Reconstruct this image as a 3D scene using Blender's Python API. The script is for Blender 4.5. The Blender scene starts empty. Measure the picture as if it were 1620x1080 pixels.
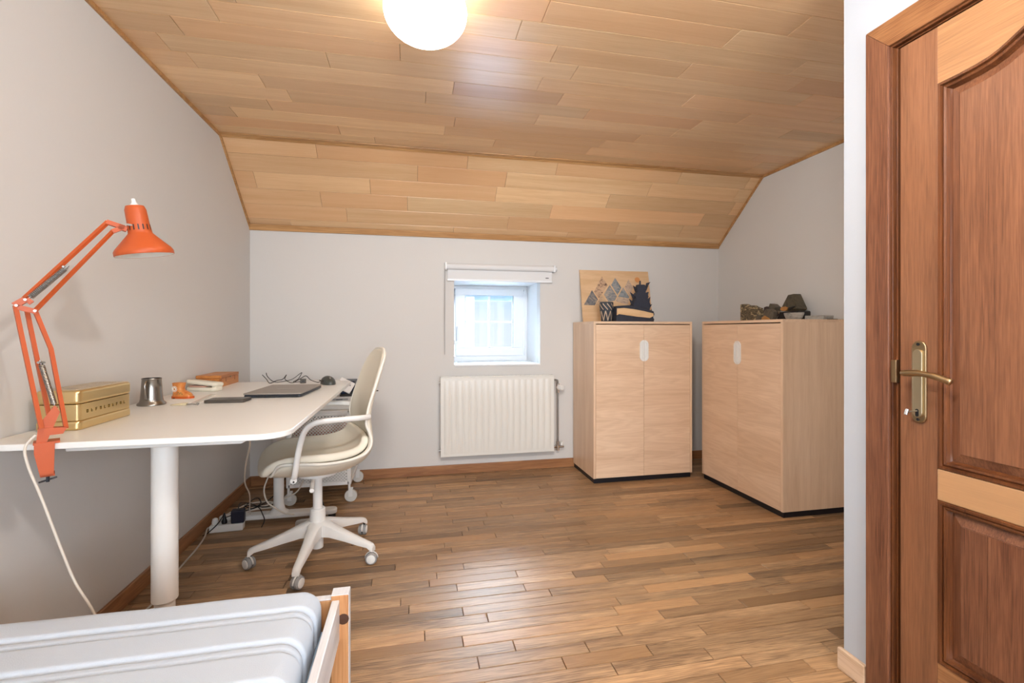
import bpy, bmesh, math, random
from mathutils import Vector, Matrix, Quaternion, noise as mnoise
R = random.Random(7)
S = bpy.context.scene
COL = S.collection
PI = math.pi

# ------------------------------------------------------------------ camera, light, exposure
cd = bpy.data.cameras.new('camera')
cam = bpy.data.objects.new('camera', cd); COL.objects.link(cam)
cd.sensor_width = 36.0; cd.lens = 743.13 / 1620 * 36.0
cd.shift_y = -16.3 / 1620
cd.clip_start = 0.02; cd.clip_end = 200
cam.location = (0, 0, 1.127)
cam.rotation_euler = (PI / 2, 0, -0.2074)
S.camera = cam
S.view_settings.view_transform = 'Standard'
S.view_settings.look = 'None'
S.view_settings.exposure = 0.15
S.view_settings.gamma = 1.0
S.view_settings.use_curve_mapping = False

W = bpy.data.worlds.new('world'); S.world = W; W.use_nodes = True
wn = W.node_tree.nodes; wl = W.node_tree.links
for n in list(wn): wn.remove(n)
wo = wn.new('ShaderNodeOutputWorld'); wb = wn.new('ShaderNodeBackground')
wt = wn.new('ShaderNodeTexCoord'); ws = wn.new('ShaderNodeSeparateXYZ'); wr = wn.new('ShaderNodeValToRGB')
wr.color_ramp.elements[0].position = 0.46; wr.color_ramp.elements[0].color = (1.0, 1.0, 1.0, 1)
wr.color_ramp.elements[1].position = 0.56; wr.color_ramp.elements[1].color = (0.60, 0.80, 1.08, 1)
wm = wn.new('ShaderNodeMath'); wm.operation = 'MULTIPLY_ADD'; wm.inputs[1].default_value = 0.5; wm.inputs[2].default_value = 0.5
wnz = wn.new('ShaderNodeTexNoise'); wnz.inputs['Scale'].default_value = 6.0; wnz.inputs['Detail'].default_value = 3.0
wmx = wn.new('ShaderNodeMixRGB'); wmx.inputs[2].default_value = (1, 1, 1, 1)
wcr = wn.new('ShaderNodeValToRGB'); wcr.color_ramp.elements[0].position = 0.45; wcr.color_ramp.elements[1].position = 0.7
wl.new(wt.outputs['Generated'], ws.inputs[0]); wl.new(ws.outputs['Z'], wm.inputs[0]); wl.new(wm.outputs[0], wr.inputs[0])
wl.new(wt.outputs['Generated'], wnz.inputs['Vector']); wl.new(wnz.outputs['Fac'], wcr.inputs[0]); wl.new(wcr.outputs[0], wmx.inputs[0])
wl.new(wr.outputs[0], wmx.inputs[1]); wl.new(wmx.outputs[0], wb.inputs[0])
wb.inputs[1].default_value = 1.02
wl.new(wb.outputs[0], wo.inputs[0])

def area(name, loc, rot, sx, sy, power, color):
    l = bpy.data.lights.new(name, 'AREA'); l.shape = 'RECTANGLE'; l.size = sx; l.size_y = sy
    l.energy = power; l.color = color
    o = bpy.data.objects.new(name, l); o.location = loc; o.rotation_euler = rot; COL.objects.link(o); return o
# soft fill light added behind the camera, set in that wall's opening
area('rear_fill', (0.55, -1.74, 1.30), (PI / 2, 0, 0), 1.5, 1.15, 74, (0.84, 0.92, 1.0))
# assumed second ceiling bulb near the camera; the spot is an added fill, no fixture
pl2 = bpy.data.lights.new('ceiling_bulb', 'POINT'); pl2.energy = 36; pl2.shadow_soft_size = 0.07; pl2.color = (0.96, 0.98, 1.0)
po2 = bpy.data.objects.new('ceiling_bulb', pl2); po2.location = (0.55, 0.45, 2.20); COL.objects.link(po2)
pl3 = bpy.data.lights.new('ceiling_spot', 'SPOT'); pl3.energy = 112; pl3.shadow_soft_size = 0.13; pl3.color = (1.0, 0.985, 0.97)
pl3.spot_size = math.radians(125); pl3.spot_blend = 1.0
po3 = bpy.data.objects.new('ceiling_spot', pl3); po3.location = (-0.08, 0.22, 2.12); COL.objects.link(po3)
po3.rotation_euler = Vector((1.75, 2.75, -0.95)).to_track_quat('-Z', 'Y').to_euler()
# unseen fill light added outside the window, and the sun lighting the ground outside
area('window_fill', (0.67, 14.0, 4.75), (-PI / 2 + 0.36, 0, 0), 9.0, 5.0, 15000, (0.72, 0.87, 1.0))
sd = bpy.data.lights.new('sun', 'SUN'); sd.energy = 900; sd.angle = 0.01; sd.color = (1.0, 1.0, 1.0)
so = bpy.data.objects.new('sun', sd); COL.objects.link(so)
so.rotation_euler = Vector((-0.62, -0.06, 0.78)).to_track_quat('Z', 'Y').to_euler()

# ------------------------------------------------------------------ helpers
def srgb(r, g, b):
    f = lambda c: (c / 255 / 12.92) if c / 255 <= 0.04045 else ((c / 255 + 0.055) / 1.055) ** 2.4
    return (f(r), f(g), f(b), 1.0)

class MB:
    def __init__(s): s.v = []; s.f = []; s.m = []; s.t = None
    def add(s, vs, fs, mi=0):
        k = len(s.v); s.v += [tuple(p) for p in vs]; s.f += [tuple(i + k for i in f) for f in fs]; s.m += [mi] * len(fs); return s
    def box(s, x0, x1, y0, y1, z0, z1, mi=0):
        v = [(x, y, z) for z in (z0, z1) for y in (y0, y1) for x in (x0, x1)]
        return s.add(v, [(0, 2, 3, 1), (4, 5, 7, 6), (0, 1, 5, 4), (2, 6, 7, 3), (0, 4, 6, 2), (1, 3, 7, 5)], mi)
    def prism(s, poly, a, b, axis='z', mi=0):
        n = len(poly)
        def P(p, h):
            if axis == 'z': return (p[0], p[1], h)
            if axis == 'x': return (h, p[0], p[1])
            return (p[0], h, p[1])
        v = [P(p, a) for p in poly] + [P(p, b) for p in poly]
        f = [tuple(range(n))[::-1], tuple(range(n, 2 * n))] + [(i, (i + 1) % n, n + (i + 1) % n, n + i) for i in range(n)]
        return s.add(v, f, mi)
    def tube(s, path, r, n=8, mi=0, flat=1.0, closed=False, cap=True):
        P = [Vector(p) for p in path]; k0 = len(s.v)
        rr = r if isinstance(r, (list, tuple)) else [r] * len(P)
        T = []
        for i in range(len(P)):
            a = P[max(i - 1, 0)]; b = P[min(i + 1, len(P) - 1)]
            if closed: a = P[i - 1]; b = P[(i + 1) % len(P)]
            d = (b - a); T.append(d.normalized() if d.length > 1e-9 else Vector((0, 0, 1)))
        up = Vector((0, 0, 1)) if abs(T[0].z) < 0.9 else Vector((0, 1, 0))
        N = (up - T[0] * up.dot(T[0])).normalized()
        vs = []; fs = []
        for i in range(len(P)):
            if i: N = (N - T[i] * N.dot(T[i])).normalized()
            B = T[i].cross(N)
            for j in range(n):
                a = 2 * PI * j / n
                vs.append(P[i] + (N * math.cos(a) * flat + B * math.sin(a)) * rr[i])
        m = len(P)
        for i in range(m if closed else m - 1):
            for j in range(n):
                a, b = i * n + j, i * n + (j + 1) % n; c, d = ((i + 1) % m) * n + j, ((i + 1) % m) * n + (j + 1) % n
                fs.append((a, b, d, c))
        if cap and not closed: fs.append(tuple(range(n))[::-1]); fs.append(tuple(range((m - 1) * n, m * n)))
        return s.add(vs, fs, mi)
    def cyl(s, p0, p1, r0, r1=None, n=20, mi=0):
        return s.tube([p0, p1], [r0, r0 if r1 is None else r1], n, mi)
    def lathe(s, prof, n=32, c=(0, 0, 0), mi=0, M=None, cap=True):
        vs = []; fs = []
        for r, z in prof:
            for j in range(n):
                a = 2 * PI * j / n; p = Vector((r * math.cos(a), r * math.sin(a), z))
                if M is not None: p = M @ p
                vs.append(p + Vector(c))
        for i in range(len(prof) - 1):
            for j in range(n):
                a, b = i * n + j, i * n + (j + 1) % n; fs.append((a, b, b + n, a + n))
        if cap:
            if prof[0][0] > 1e-6: fs.append(tuple(range(n))[::-1])
            if prof[-1][0] > 1e-6: fs.append(tuple(range((len(prof) - 1) * n, len(prof) * n)))
        return s.add(vs, fs, mi)
    def grid(s, rows, mi=0, closed_u=False):
        n = len(rows[0]); vs = [p for r in rows for p in r]; fs = []
        for i in range(len(rows) - 1):
            for j in range(n if closed_u else n - 1):
                k = (j + 1) % n
                fs.append((i * n + j, i * n + k, (i + 1) * n + k, (i + 1) * n + j))
        return s.add(vs, fs, mi)
    def hull(s, pts, mi=0):
        bm = bmesh.new()
        for p in pts: bm.verts.new(p)
        r = bmesh.ops.convex_hull(bm, input=bm.verts)
        dead = [e for e in r['geom_interior'] + r['geom_unused'] if isinstance(e, bmesh.types.BMVert)]
        if dead: bmesh.ops.delete(bm, geom=list(set(dead)), context='VERTS')
        bm.verts.index_update()
        vs = [v.co.copy() for v in bm.verts]; fs = [tuple(v.index for v in f.verts) for f in bm.faces]
        bm.free(); return s.add(vs, fs, mi)
    def build(s, name, mat, parent=None, smooth=35, bevel=0, seg=2, sub=0, solid=0, loc=None, tint=None, off=1.0):
        me = bpy.data.meshes.new(name); me.from_pydata(s.v, [], s.f)
        bm = bmesh.new(); bm.from_mesh(me)
        if solid == 0: bmesh.ops.remove_doubles(bm, verts=bm.verts, dist=1e-6)
        if len(s.m) == len(bm.faces):
            for f, mi in zip(bm.faces, s.m): f.material_index = mi
        bmesh.ops.recalc_face_normals(bm, faces=bm.faces); bm.to_mesh(me); bm.free()
        for m in (mat if isinstance(mat, (list, tuple)) else [mat]): me.materials.append(m)
        if smooth:
            me.shade_smooth()
            if smooth < 180: me.set_sharp_from_angle(angle=math.radians(smooth))
        if tint is not None:
            at = me.attributes.new('tint', 'FLOAT_COLOR', 'POINT')
            if callable(tint): vals = [tint(i) for i in range(len(me.vertices))]
            else: vals = [tint] * len(me.vertices)
            at.data.foreach_set('color', [c for t in vals for c in (t[0], t[1], t[2], 1.0)])
        o = bpy.data.objects.new(name, me); COL.objects.link(o)
        if parent is not None: o.parent = parent
        if loc is not None: o.location = loc
        if solid:
            md = o.modifiers.new('solid', 'SOLIDIFY'); md.thickness = solid; md.offset = off
        if bevel:
            md = o.modifiers.new('bevel', 'BEVEL'); md.width = bevel; md.segments = seg; md.limit_method = 'ANGLE'; md.angle_limit = math.radians(40)
        if sub:
            md = o.modifiers.new('sub', 'SUBSURF'); md.levels = sub; md.render_levels = sub
        return o

def tag(o, label, cat, group=None, kind=None):
    o['label'] = label; o['category'] = cat
    if group: o['group'] = group
    if kind: o['kind'] = kind
    return o
def thing(name, label, cat, loc=(0, 0, 0), rz=0, group=None):
    o = bpy.data.objects.new(name, None); COL.objects.link(o); o.empty_display_size = 0.1
    o.location = loc; o.rotation_euler = (0, 0, rz); return tag(o, label, cat, group)
def struct(o, label, cat=None):
    o['kind'] = 'structure'; o['label'] = label
    o['category'] = cat or o.name.split('_')[0].split('.')[0]
    return o
def rbox(name, b, mat, parent, bevel=0.003, seg=2, **k):
    return MB().box(*b).build(name, mat, parent, bevel=bevel, seg=seg, **k)
def spline(pts, n=8):
    P = [Vector(p) for p in pts]; out = []
    for i in range(len(P) - 1):
        p0 = P[max(i - 1, 0)]; p1 = P[i]; p2 = P[i + 1]; p3 = P[min(i + 2, len(P) - 1)]
        for k in range(n):
            t = k / n
            out.append(0.5 * ((2 * p1) + (p2 - p0) * t + (2 * p0 - 5 * p1 + 4 * p2 - p3) * t * t + (3 * p1 - p0 - 3 * p2 + p3) * t ** 3))
    out.append(P[-1]); return out
def rrect(x0, x1, y0, y1, r, n=6):
    out = []
    for cx, cy, a0 in ((x1 - r, y1 - r, 0), (x0 + r, y1 - r, PI / 2), (x0 + r, y0 + r, PI), (x1 - r, y0 + r, 1.5 * PI)):
        for i in range(n + 1):
            a = a0 + PI / 2 * i / n; out.append((cx + r * math.cos(a), cy + r * math.sin(a)))
    return out

# ------------------------------------------------------------------ materials
def base_mat(name):
    m = bpy.data.materials.new(name); m.use_nodes = True
    nt = m.node_tree; b = nt.nodes['Principled BSDF']; return m, nt, b
def mat(name, col, rough=0.5, metal=0.0, spec=0.5, bump=0, bscale=200, coat=0, emit=0, trans=0, var=0, vscale=8):
    m, nt, b = base_mat(name); c = srgb(*col)
    b.inputs['Base Color'].default_value = c; b.inputs['Roughness'].default_value = rough
    b.inputs['Metallic'].default_value = metal; b.inputs['Specular IOR Level'].default_value = spec
    b.inputs['Coat Weight'].default_value = coat; b.inputs['Transmission Weight'].default_value = trans
    if emit:
        b.inputs['Emission Color'].default_value = c; b.inputs['Emission Strength'].default_value = emit
    if bump or var:
        tc = nt.nodes.new('ShaderNodeTexCoord')
    if bump:
        n = nt.nodes.new('ShaderNodeTexNoise'); n.inputs['Scale'].default_value = bscale; n.inputs['Detail'].default_value = 4
        nt.links.new(tc.outputs['Object'], n.inputs['Vector'])
        bp = nt.nodes.new('ShaderNodeBump'); bp.inputs['Strength'].default_value = bump; bp.inputs['Distance'].default_value = 0.002
        nt.links.new(n.outputs['Fac'], bp.inputs['Height']); nt.links.new(bp.outputs[0], b.inputs['Normal'])
    if var:
        n = nt.nodes.new('ShaderNodeTexNoise'); n.inputs['Scale'].default_value = vscale; n.inputs['Detail'].default_value = 5
        nt.links.new(tc.outputs['Object'], n.inputs['Vector'])
        mx = nt.nodes.new('ShaderNodeMixRGB'); mx.inputs[1].default_value = tuple(x * (1 - var) for x in c[:3]) + (1,)
        mx.inputs[2].default_value = tuple(min(1, x * (1 + var)) for x in c[:3]) + (1,)
        nt.links.new(n.outputs['Fac'], mx.inputs[0]); nt.links.new(mx.outputs[0], b.inputs['Base Color'])
    return m
def wood(name, c1, c2, axis='x', scale=1.0, rough=0.4, amp=0.3, hue=None, world=False, rings=0.25, pore=0.25, stretch=14, coat=0, bump=0.08, spec=0.5, blot=1.0):
    """grain running along one axis; tint attribute: r = lightness, g = hue mix, b = grain offset"""
    m, nt, b = base_mat(name); N = nt.nodes.new; L = nt.links.new
    at = N('ShaderNodeAttribute'); at.attribute_name = 'tint'
    sp = N('ShaderNodeSeparateColor'); L(at.outputs['Color'], sp.inputs[0])
    if world: src = N('ShaderNodeNewGeometry').outputs['Position']
    else: src = N('ShaderNodeTexCoord').outputs['Object']
    of = N('ShaderNodeCombineXYZ'); 
    for i in range(3):
        q = N('ShaderNodeMath'); q.operation = 'MULTIPLY'; q.inputs[1].default_value = (31.7, 17.3, 23.9)[i]; L(sp.outputs['Blue'], q.inputs[0]); L(q.outputs[0], of.inputs[i])
    ad = N('ShaderNodeVectorMath'); ad.operation = 'ADD'; L(src, ad.inputs[0]); L(of.outputs[0], ad.inputs[1])
    mp = N('ShaderNodeMapping'); k = [stretch * scale] * 3; k['xyz'.index(axis)] = scale; mp.inputs['Scale'].default_value = k
    L(ad.outputs[0], mp.inputs['Vector'])
    n1 = N('ShaderNodeTexNoise'); n1.inputs['Scale'].default_value = 1.0; n1.inputs['Detail'].default_value = 3; n1.inputs['Distortion'].default_value = 0.4
    L(mp.outputs[0], n1.inputs['Vector'])
    rg = N('ShaderNodeMath'); rg.operation = 'MULTIPLY'; rg.inputs[1].default_value = 70; L(n1.outputs['Fac'], rg.inputs[0])
    sn = N('ShaderNodeMath'); sn.operation = 'SINE'; L(rg.outputs[0], sn.inputs[0])
    n2 = N('ShaderNodeTexNoise'); n2.inputs['Scale'].default_value = 9.0; n2.inputs['Detail'].default_value = 6; n2.inputs['Roughness'].default_value = 0.65
    mp2 = N('ShaderNodeMapping'); k = [stretch * 1.6 * scale] * 3; k['xyz'.index(axis)] = scale * 0.7; mp2.inputs['Scale'].default_value = k
    L(ad.outputs[0], mp2.inputs['Vector']); L(mp2.outputs[0], n2.inputs['Vector'])
    # fac = n1 stretched + rings + pores
    f0 = N('ShaderNodeMapRange'); f0.inputs[1].default_value = 0.3; f0.inputs[2].default_value = 0.7; f0.inputs[3].default_value = .5 - .5 * blot; f0.inputs[4].default_value = .5 + .5 * blot; L(n1.outputs['Fac'], f0.inputs[0])
    f1 = N('ShaderNodeMath'); f1.operation = 'MULTIPLY_ADD'; f1.inputs[1].default_value = rings; L(sn.outputs[0], f1.inputs[0]); L(f0.outputs[0], f1.inputs[2])
    p0 = N('ShaderNodeMath'); p0.operation = 'SUBTRACT'; p0.inputs[1].default_value = 0.5; L(n2.outputs['Fac'], p0.inputs[0])
    f2 = N('ShaderNodeMath'); f2.operation = 'MULTIPLY_ADD'; f2.inputs[1].default_value = pore * 6; L(p0.outputs[0], f2.inputs[0]); L(f1.outputs[0], f2.inputs[2])
    mx = N('ShaderNodeMixRGB'); mx.use_clamp = False; mx.inputs[1].default_value = srgb(*c1); mx.inputs[2].default_value = srgb(*c2)
    cl = N('ShaderNodeClamp'); L(f2.outputs[0], cl.inputs[0]); L(cl.outputs[0], mx.inputs[0])
    out = mx.outputs[0]
    if hue:
        mh = N('ShaderNodeMixRGB'); mh.inputs[2].default_value = srgb(*hue); L(out, mh.inputs[1]); L(sp.outputs['Green'], mh.inputs[0]); out = mh.outputs[0]
    br = N('ShaderNodeMath'); br.operation = 'MULTIPLY_ADD'; br.inputs[1].default_value = amp; br.inputs[2].default_value = 1.0; L(sp.outputs['Red'], br.inputs[0])
    ml = N('ShaderNodeVectorMath'); ml.operation = 'SCALE'; L(out, ml.inputs[0]); L(br.outputs[0], ml.inputs['Scale'])
    L(ml.outputs[0], b.inputs['Base Color'])
    b.inputs['Roughness'].default_value = rough; b.inputs['Coat Weight'].default_value = coat; b.inputs['Coat Roughness'].default_value = 0.25
    b.inputs['Specular IOR Level'].default_value = spec
    bp = N('ShaderNodeBump'); bp.inputs['Strength'].default_value = bump; bp.inputs['Distance'].default_value = 0.001
    L(n2.outputs['Fac'], bp.inputs['Height']); L(bp.outputs[0], b.inputs['Normal'])
    return m

M_wall = mat('wall_paint', (216, 214, 211), 0.75, spec=0.25, bump=0.12, bscale=90)
M_wallg = mat('grey_wall_darkened', (180, 185, 192), 0.75, spec=0.2, bump=0.12, bscale=90)  # cool grey wall tone, darkened to offset the lamps close by
M_plaster = mat('reveal_plaster', (238, 240, 242), 0.7)
M_floor = wood('oak_parquet', (102, 76, 54), (190, 153, 113), 'x', 1.6, 0.42, 0.44, hue=(162, 122, 82), world=True, rings=0.13, pore=0.34, stretch=15, bump=0.12, blot=.5)
M_joint = mat('dark_joint', (38, 24, 15), 0.9)
M_ceil = wood('ceiling_veneer', (212, 172, 126), (236, 203, 160), 'x', 0.9, 0.29, 0.16, hue=(212, 162, 118), world=True, rings=0.05, pore=0.26, stretch=24, bump=0.05, blot=.55)
M_ctrim = wood('ceiling_trim', (164, 118, 70), (198, 152, 100), 'x', 1.2, 0.4, 0.2, world=True, stretch=16)
M_base = wood('skirting_wood', (138, 92, 58), (172, 122, 80), 'x', 1.2, 0.4, 0.2, world=True)
M_basey = wood('skirting_wood_side', (138, 92, 58), (172, 122, 80), 'y', 1.2, 0.4, 0.2, world=True)
M_pale = wood('pale_skirting', (196, 165, 136), (216, 188, 160), 'y', 1.5, 0.45, 0.2, world=True)
OAKA, OAKB = (216, 182, 150), (238, 209, 180)
M_oakh = wood('oak_veneer_across', OAKA, OAKB, 'x', 1.1, 0.38, 0.12, rings=0.15, pore=0.16, stretch=9, bump=0.04, blot=.6)
M_oakv = wood('oak_veneer_upright', OAKA, OAKB, 'z', 1.1, 0.36, 0.2, rings=0.06, pore=0.24, stretch=20, bump=0.04, blot=.6)
SA, SB = (84, 49, 35), (136, 90, 64)
M_sapz = wood('mahogany_upright', SA, SB, 'z', 1.4, 0.34, 0.25, hue=(166, 118, 80), rings=0.08, pore=0.36, stretch=15, bump=0.06, blot=.55)
M_sapy = wood('mahogany_across', (112, 68, 40), (168, 118, 76), 'y', 1.4, 0.36, 0.25, hue=(184, 144, 104), rings=0.08, pore=0.36, stretch=15, bump=0.06, blot=.55)
M_mould = wood('mahogany_moulding', (66, 34, 17), (112, 66, 36), 'z', 1.4, 0.32, 0.25, rings=0.05, pore=0.3, stretch=16)
M_white = mat('white_lacquer', (234, 234, 231), 0.35)
M_wmet = mat('white_powder_coat', (232, 231, 228), 0.4)
M_pvc = mat('white_pvc', (236, 240, 244), 0.3)
M_rad = mat('radiator_enamel', (232, 231, 225), 0.35)
M_black = mat('black_plastic', (22, 22, 24), 0.45)
M_plinth = mat('plinth_black', (20, 22, 30), 0.4)
M_steel = mat('brushed_steel', (170, 170, 168), 0.3, 1.0)
M_chrome = mat('chrome', (205, 205, 205), 0.18, 1.0)
M_brass = mat('aged_brass', (172, 150, 116), 0.36, 1.0)
M_orange = mat('orange_enamel', (188, 86, 42), 0.42, spec=0.35)
M_gold = mat('gold_tin', (226, 200, 146), 0.28, 1.0)
M_goldtop = mat('gold_tin_matt', (188, 172, 146), 0.55, 0.6)
M_pewter = mat('pewter', (150, 146, 140), 0.26, 1.0)
M_fabric = mat('ecru_fabric', (232, 225, 209), 0.95, spec=0.1, bump=0.5, bscale=900, var=0.06, vscale=400)
M_matt = mat('mattress_ticking', (196, 206, 218), 0.95, spec=0.1, bump=0.4, bscale=500)
M_dkgrey = mat('dark_grey_aluminium', (62, 64, 70), 0.38, 0.5)
M_grey = mat('laptop_lid', (148, 141, 134), 0.45, 0.3)
M_rubber = mat('grey_rubber', (150, 150, 150), 0.7)
M_cabw = mat('white_cable', (214, 206, 194), 0.5)
M_cabb = mat('black_cable', (26, 24, 24), 0.5)
M_pine = wood('pine', (178, 122, 76), (214, 162, 112), 'z', 1.3, 0.5, 0.2, rings=0.15, pore=0.2, stretch=14)
M_wash_highlight = wood('whitewashed_pine', (206, 206, 208), (232, 232, 234), 'y', 1.3, 0.45, 0.2, rings=0.1, pore=0.2, stretch=14)  # whitewash of the rails, and painted light on posts and end boards
M_recess_shade = mat('handle_recess_shade', (176, 176, 174), 0.5)  # white plastic in the recess, its shade put into the grey
M_glow = mat('opal_glass_lit', (255, 248, 238), 0.3, emit=6.0)
M_blind = mat('blind_fabric', (226, 227, 228), 0.8)
M_glass, nt, b = base_mat('window_glass')
for n in list(nt.nodes):
    if n.type != 'OUTPUT_MATERIAL': nt.nodes.remove(n)
g1 = nt.nodes.new('ShaderNodeBsdfTransparent'); g1.inputs[0].default_value = (0.93, 0.96, 0.97, 1)
g2 = nt.nodes.new('ShaderNodeBsdfGlossy'); g2.inputs['Roughness'].default_value = 0.02
g3 = nt.nodes.new('ShaderNodeFresnel'); g4 = nt.nodes.new('ShaderNodeMixShader')
nt.links.new(g3.outputs[0], g4.inputs[0]); nt.links.new(g1.outputs[0], g4.inputs[1]); nt.links.new(g2.outputs[0], g4.inputs[2])
nt.links.new(g4.outputs[0], nt.nodes['Material Output'].inputs[0])
# perforated sheet steel: round holes in a staggered lattice
M_perf, nt, b = base_mat('perforated_steel'); b.inputs['Base Color'].default_value = srgb(228, 226, 222); b.inputs['Roughness'].default_value = 0.4
tc = nt.nodes.new('ShaderNodeTexCoord'); sx = nt.nodes.new('ShaderNodeSeparateXYZ'); nt.links.new(tc.outputs['Object'], sx.inputs[0])
hs = []
for ax in ('X', 'Z'):
    q = nt.nodes.new('ShaderNodeMath'); q.operation = 'MULTIPLY'; q.inputs[1].default_value = PI / 0.0102; nt.links.new(sx.outputs[ax], q.inputs[0])
    q2 = nt.nodes.new('ShaderNodeMath'); q2.operation = 'SINE'; nt.links.new(q.outputs[0], q2.inputs[0]); hs.append(q2)
q3 = nt.nodes.new('ShaderNodeMath'); q3.operation = 'MULTIPLY'; nt.links.new(hs[0].outputs[0], q3.inputs[0]); nt.links.new(hs[1].outputs[0], q3.inputs[1])
q4 = nt.nodes.new('ShaderNodeMath'); q4.operation = 'GREATER_THAN'; q4.inputs[1].default_value = 0.34; nt.links.new(q3.outputs[0], q4.inputs[0])
tr = nt.nodes.new('ShaderNodeBsdfTransparent'); mxs = nt.nodes.new('ShaderNodeMixShader')
nt.links.new(q4.outputs[0], mxs.inputs[0]); nt.links.new(b.outputs[0], mxs.inputs[1]); nt.links.new(tr.outputs[0], mxs.inputs[2])
nt.links.new(mxs.outputs[0], nt.nodes['Material Output'].inputs[0])
def speckle(name, cols, scale=20, rough=0.6, stretch=(1, 1, 1), spec=0.4, dist=1.5):
    m, nt, b = base_mat(name)
    tc = nt.nodes.new('ShaderNodeTexCoord'); mp = nt.nodes.new('ShaderNodeMapping'); mp.inputs['Scale'].default_value = stretch
    n = nt.nodes.new('ShaderNodeTexNoise'); n.inputs['Scale'].default_value = scale; n.inputs['Detail'].default_value = 5; n.inputs['Distortion'].default_value = dist
    r = nt.nodes.new('ShaderNodeValToRGB'); e = r.color_ramp.elements
    while len(e) < len(cols): e.new(0.5)
    for i, c in enumerate(cols): e[i].position = 0.3 + 0.4 * i / (len(cols) - 1); e[i].color = srgb(*c)
    nt.links.new(tc.outputs['Object'], mp.inputs[0]); nt.links.new(mp.outputs[0], n.inputs['Vector']); nt.links.new(n.outputs['Fac'], r.inputs[0]); nt.links.new(r.outputs[0], b.inputs['Base Color'])
    b.inputs['Roughness'].default_value = rough; b.inputs['Specular IOR Level'].default_value = spec
    return m

# ------------------------------------------------------------------ room
XL, XR, YB, YF = -1.162, 2.672, 3.737, -1.72
ZK, YC, ZC = 1.884, 3.183, 2.34
XD, YP = 1.405, 1.304                     # door wall plane and its end
WX0, WX1, WZ0, WZ1, WYD = 0.318, 1.023, 0.86, 1.536, 4.19   # little window opening and depth of its reveal

struct(MB().box(XL - .15, XR + .15, YF - .1, YB + .05, -0.12, -0.012).build('floor', M_joint, smooth=0), 'oak strip parquet floor with worn boards running along the window wall')
floor = bpy.data.objects['floor']
struct(MB().prism([(YF, 0), (YB, 0), (YB, ZK), (YC, ZC), (YF, ZC)], XL - .12, XL, 'x').build('wall_left', M_wall, smooth=0), 'off-white painted wall beside the desk with a sloping top edge')
struct(MB().prism([(YP - .14, 0), (YB, 0), (YB, ZK), (YC, ZC), (YP - .14, ZC)], XR, XR + .12, 'x').build('wall_right', M_wall, smooth=0), 'off-white painted wall behind the second oak cabinet')
b = MB()
b.box(XL - .12, WX0, YB, YB + .10, 0, ZK + .02).box(WX1, XR + .12, YB, YB + .10, 0, ZK + .02)
b.box(WX0, WX1, YB, YB + .10, 0, WZ0).box(WX0, WX1, YB, YB + .10, WZ1, ZK + .02)
struct(b.build('wall_back', M_wall, smooth=0), 'low off-white knee wall with the little window and radiator')
b = MB()
b.box(WX0 - .08, WX0, YB + .10, 4.3, WZ0 - .08, WZ1 + .08).box(WX1, WX1 + .08, YB + .10, 4.3, WZ0 - .08, WZ1 + .08)
b.box(WX0, WX1, YB + .10, 4.3, WZ0 - .08, WZ0 - .012).box(WX0, WX1, YB + .10, 4.3, WZ1, WZ1 + .08)
struct(b.build('trim_1', M_plaster, smooth=0), 'white plastered reveal around the little window', 'reveal')
# door wall, with the opening for the door
D0, D1, DT = 0.305, 1.142, 1.975
b = MB().box(XD, XD + .14, D1, YP, 0, ZC).box(XD, XD + .14, YF, D0, 0, ZC).box(XD, XD + .14, D0, D1, DT, ZC)
struct(b.build('wall_door', M_wallg, smooth=0), 'painted wall around the mahogany door, its grey darkened against the close lamps')
struct(MB().box(XD + .14, XR, YP - .14, YP, 0, ZC).build('wall_return', M_wall, smooth=0), 'painted return wall closing the alcove')
struct(MB().box(XD + .14, XD + .16, D0 - .1, D1 + .1, 0, DT + .1).build('wall_hall', M_wall, smooth=0), 'dim hall side behind the door')
b = MB(); RX0, RX1, RZ0, RZ1 = -.2, 1.3, .72, 1.88
b.box(XL - .12, RX0, YF - .12, YF, 0, ZC).box(RX1, XD + .14, YF - .12, YF, 0, ZC).box(RX0, RX1, YF - .12, YF, 0, RZ0).box(RX0, RX1, YF - .12, YF, RZ1, ZC)
struct(b.build('wall_front', M_wall, smooth=0), 'painted wall behind the camera with an opening added for the fill light')
# ceiling substrate
sl = Vector((0, YB - YC, ZK - ZC)); SLEN = sl.length; sl.normalize(); sn = Vector((0, -sl.z, sl.y)) * -1   # sn points into the room
if sn.z > 0: sn = -sn
b = MB().prism([(YF - .1, ZC + .012), (YC, ZC + .012), (YB + .1, ZK + .012 - .1 * (ZC - ZK) / (YB - YC)), (YB + .1, ZK + .2), (YC, ZC + .2), (YF - .1, ZC + .2)], XL - .12, XR + .12, 'x')
struct(b.build('ceiling', M_joint, smooth=0), 'varnished oak-veneer board ceiling with a sloping section above the window')
ceiling = bpy.data.objects['ceiling']

def rows_of(x0, x1, lmin, lmax, rnd):
    x = x0 - rnd.uniform(0, lmax * .8); out = []
    while x < x1:
        l = rnd.uniform(lmin, lmax); a, c = max(x, x0), min(x + l, x1)
        if c - a > .02: out.append((a, c))
        x += l
    return out
cs, sn_ = math.cos(.2074), math.sin(.2074)
def view(x, y, z):
    l = x * cs - y * sn_; d = x * sn_ + y * cs
    return (810 + 743 * l / d, 523.7 - 743 * (z - 1.127) / d, d) if d > .15 else None
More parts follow.
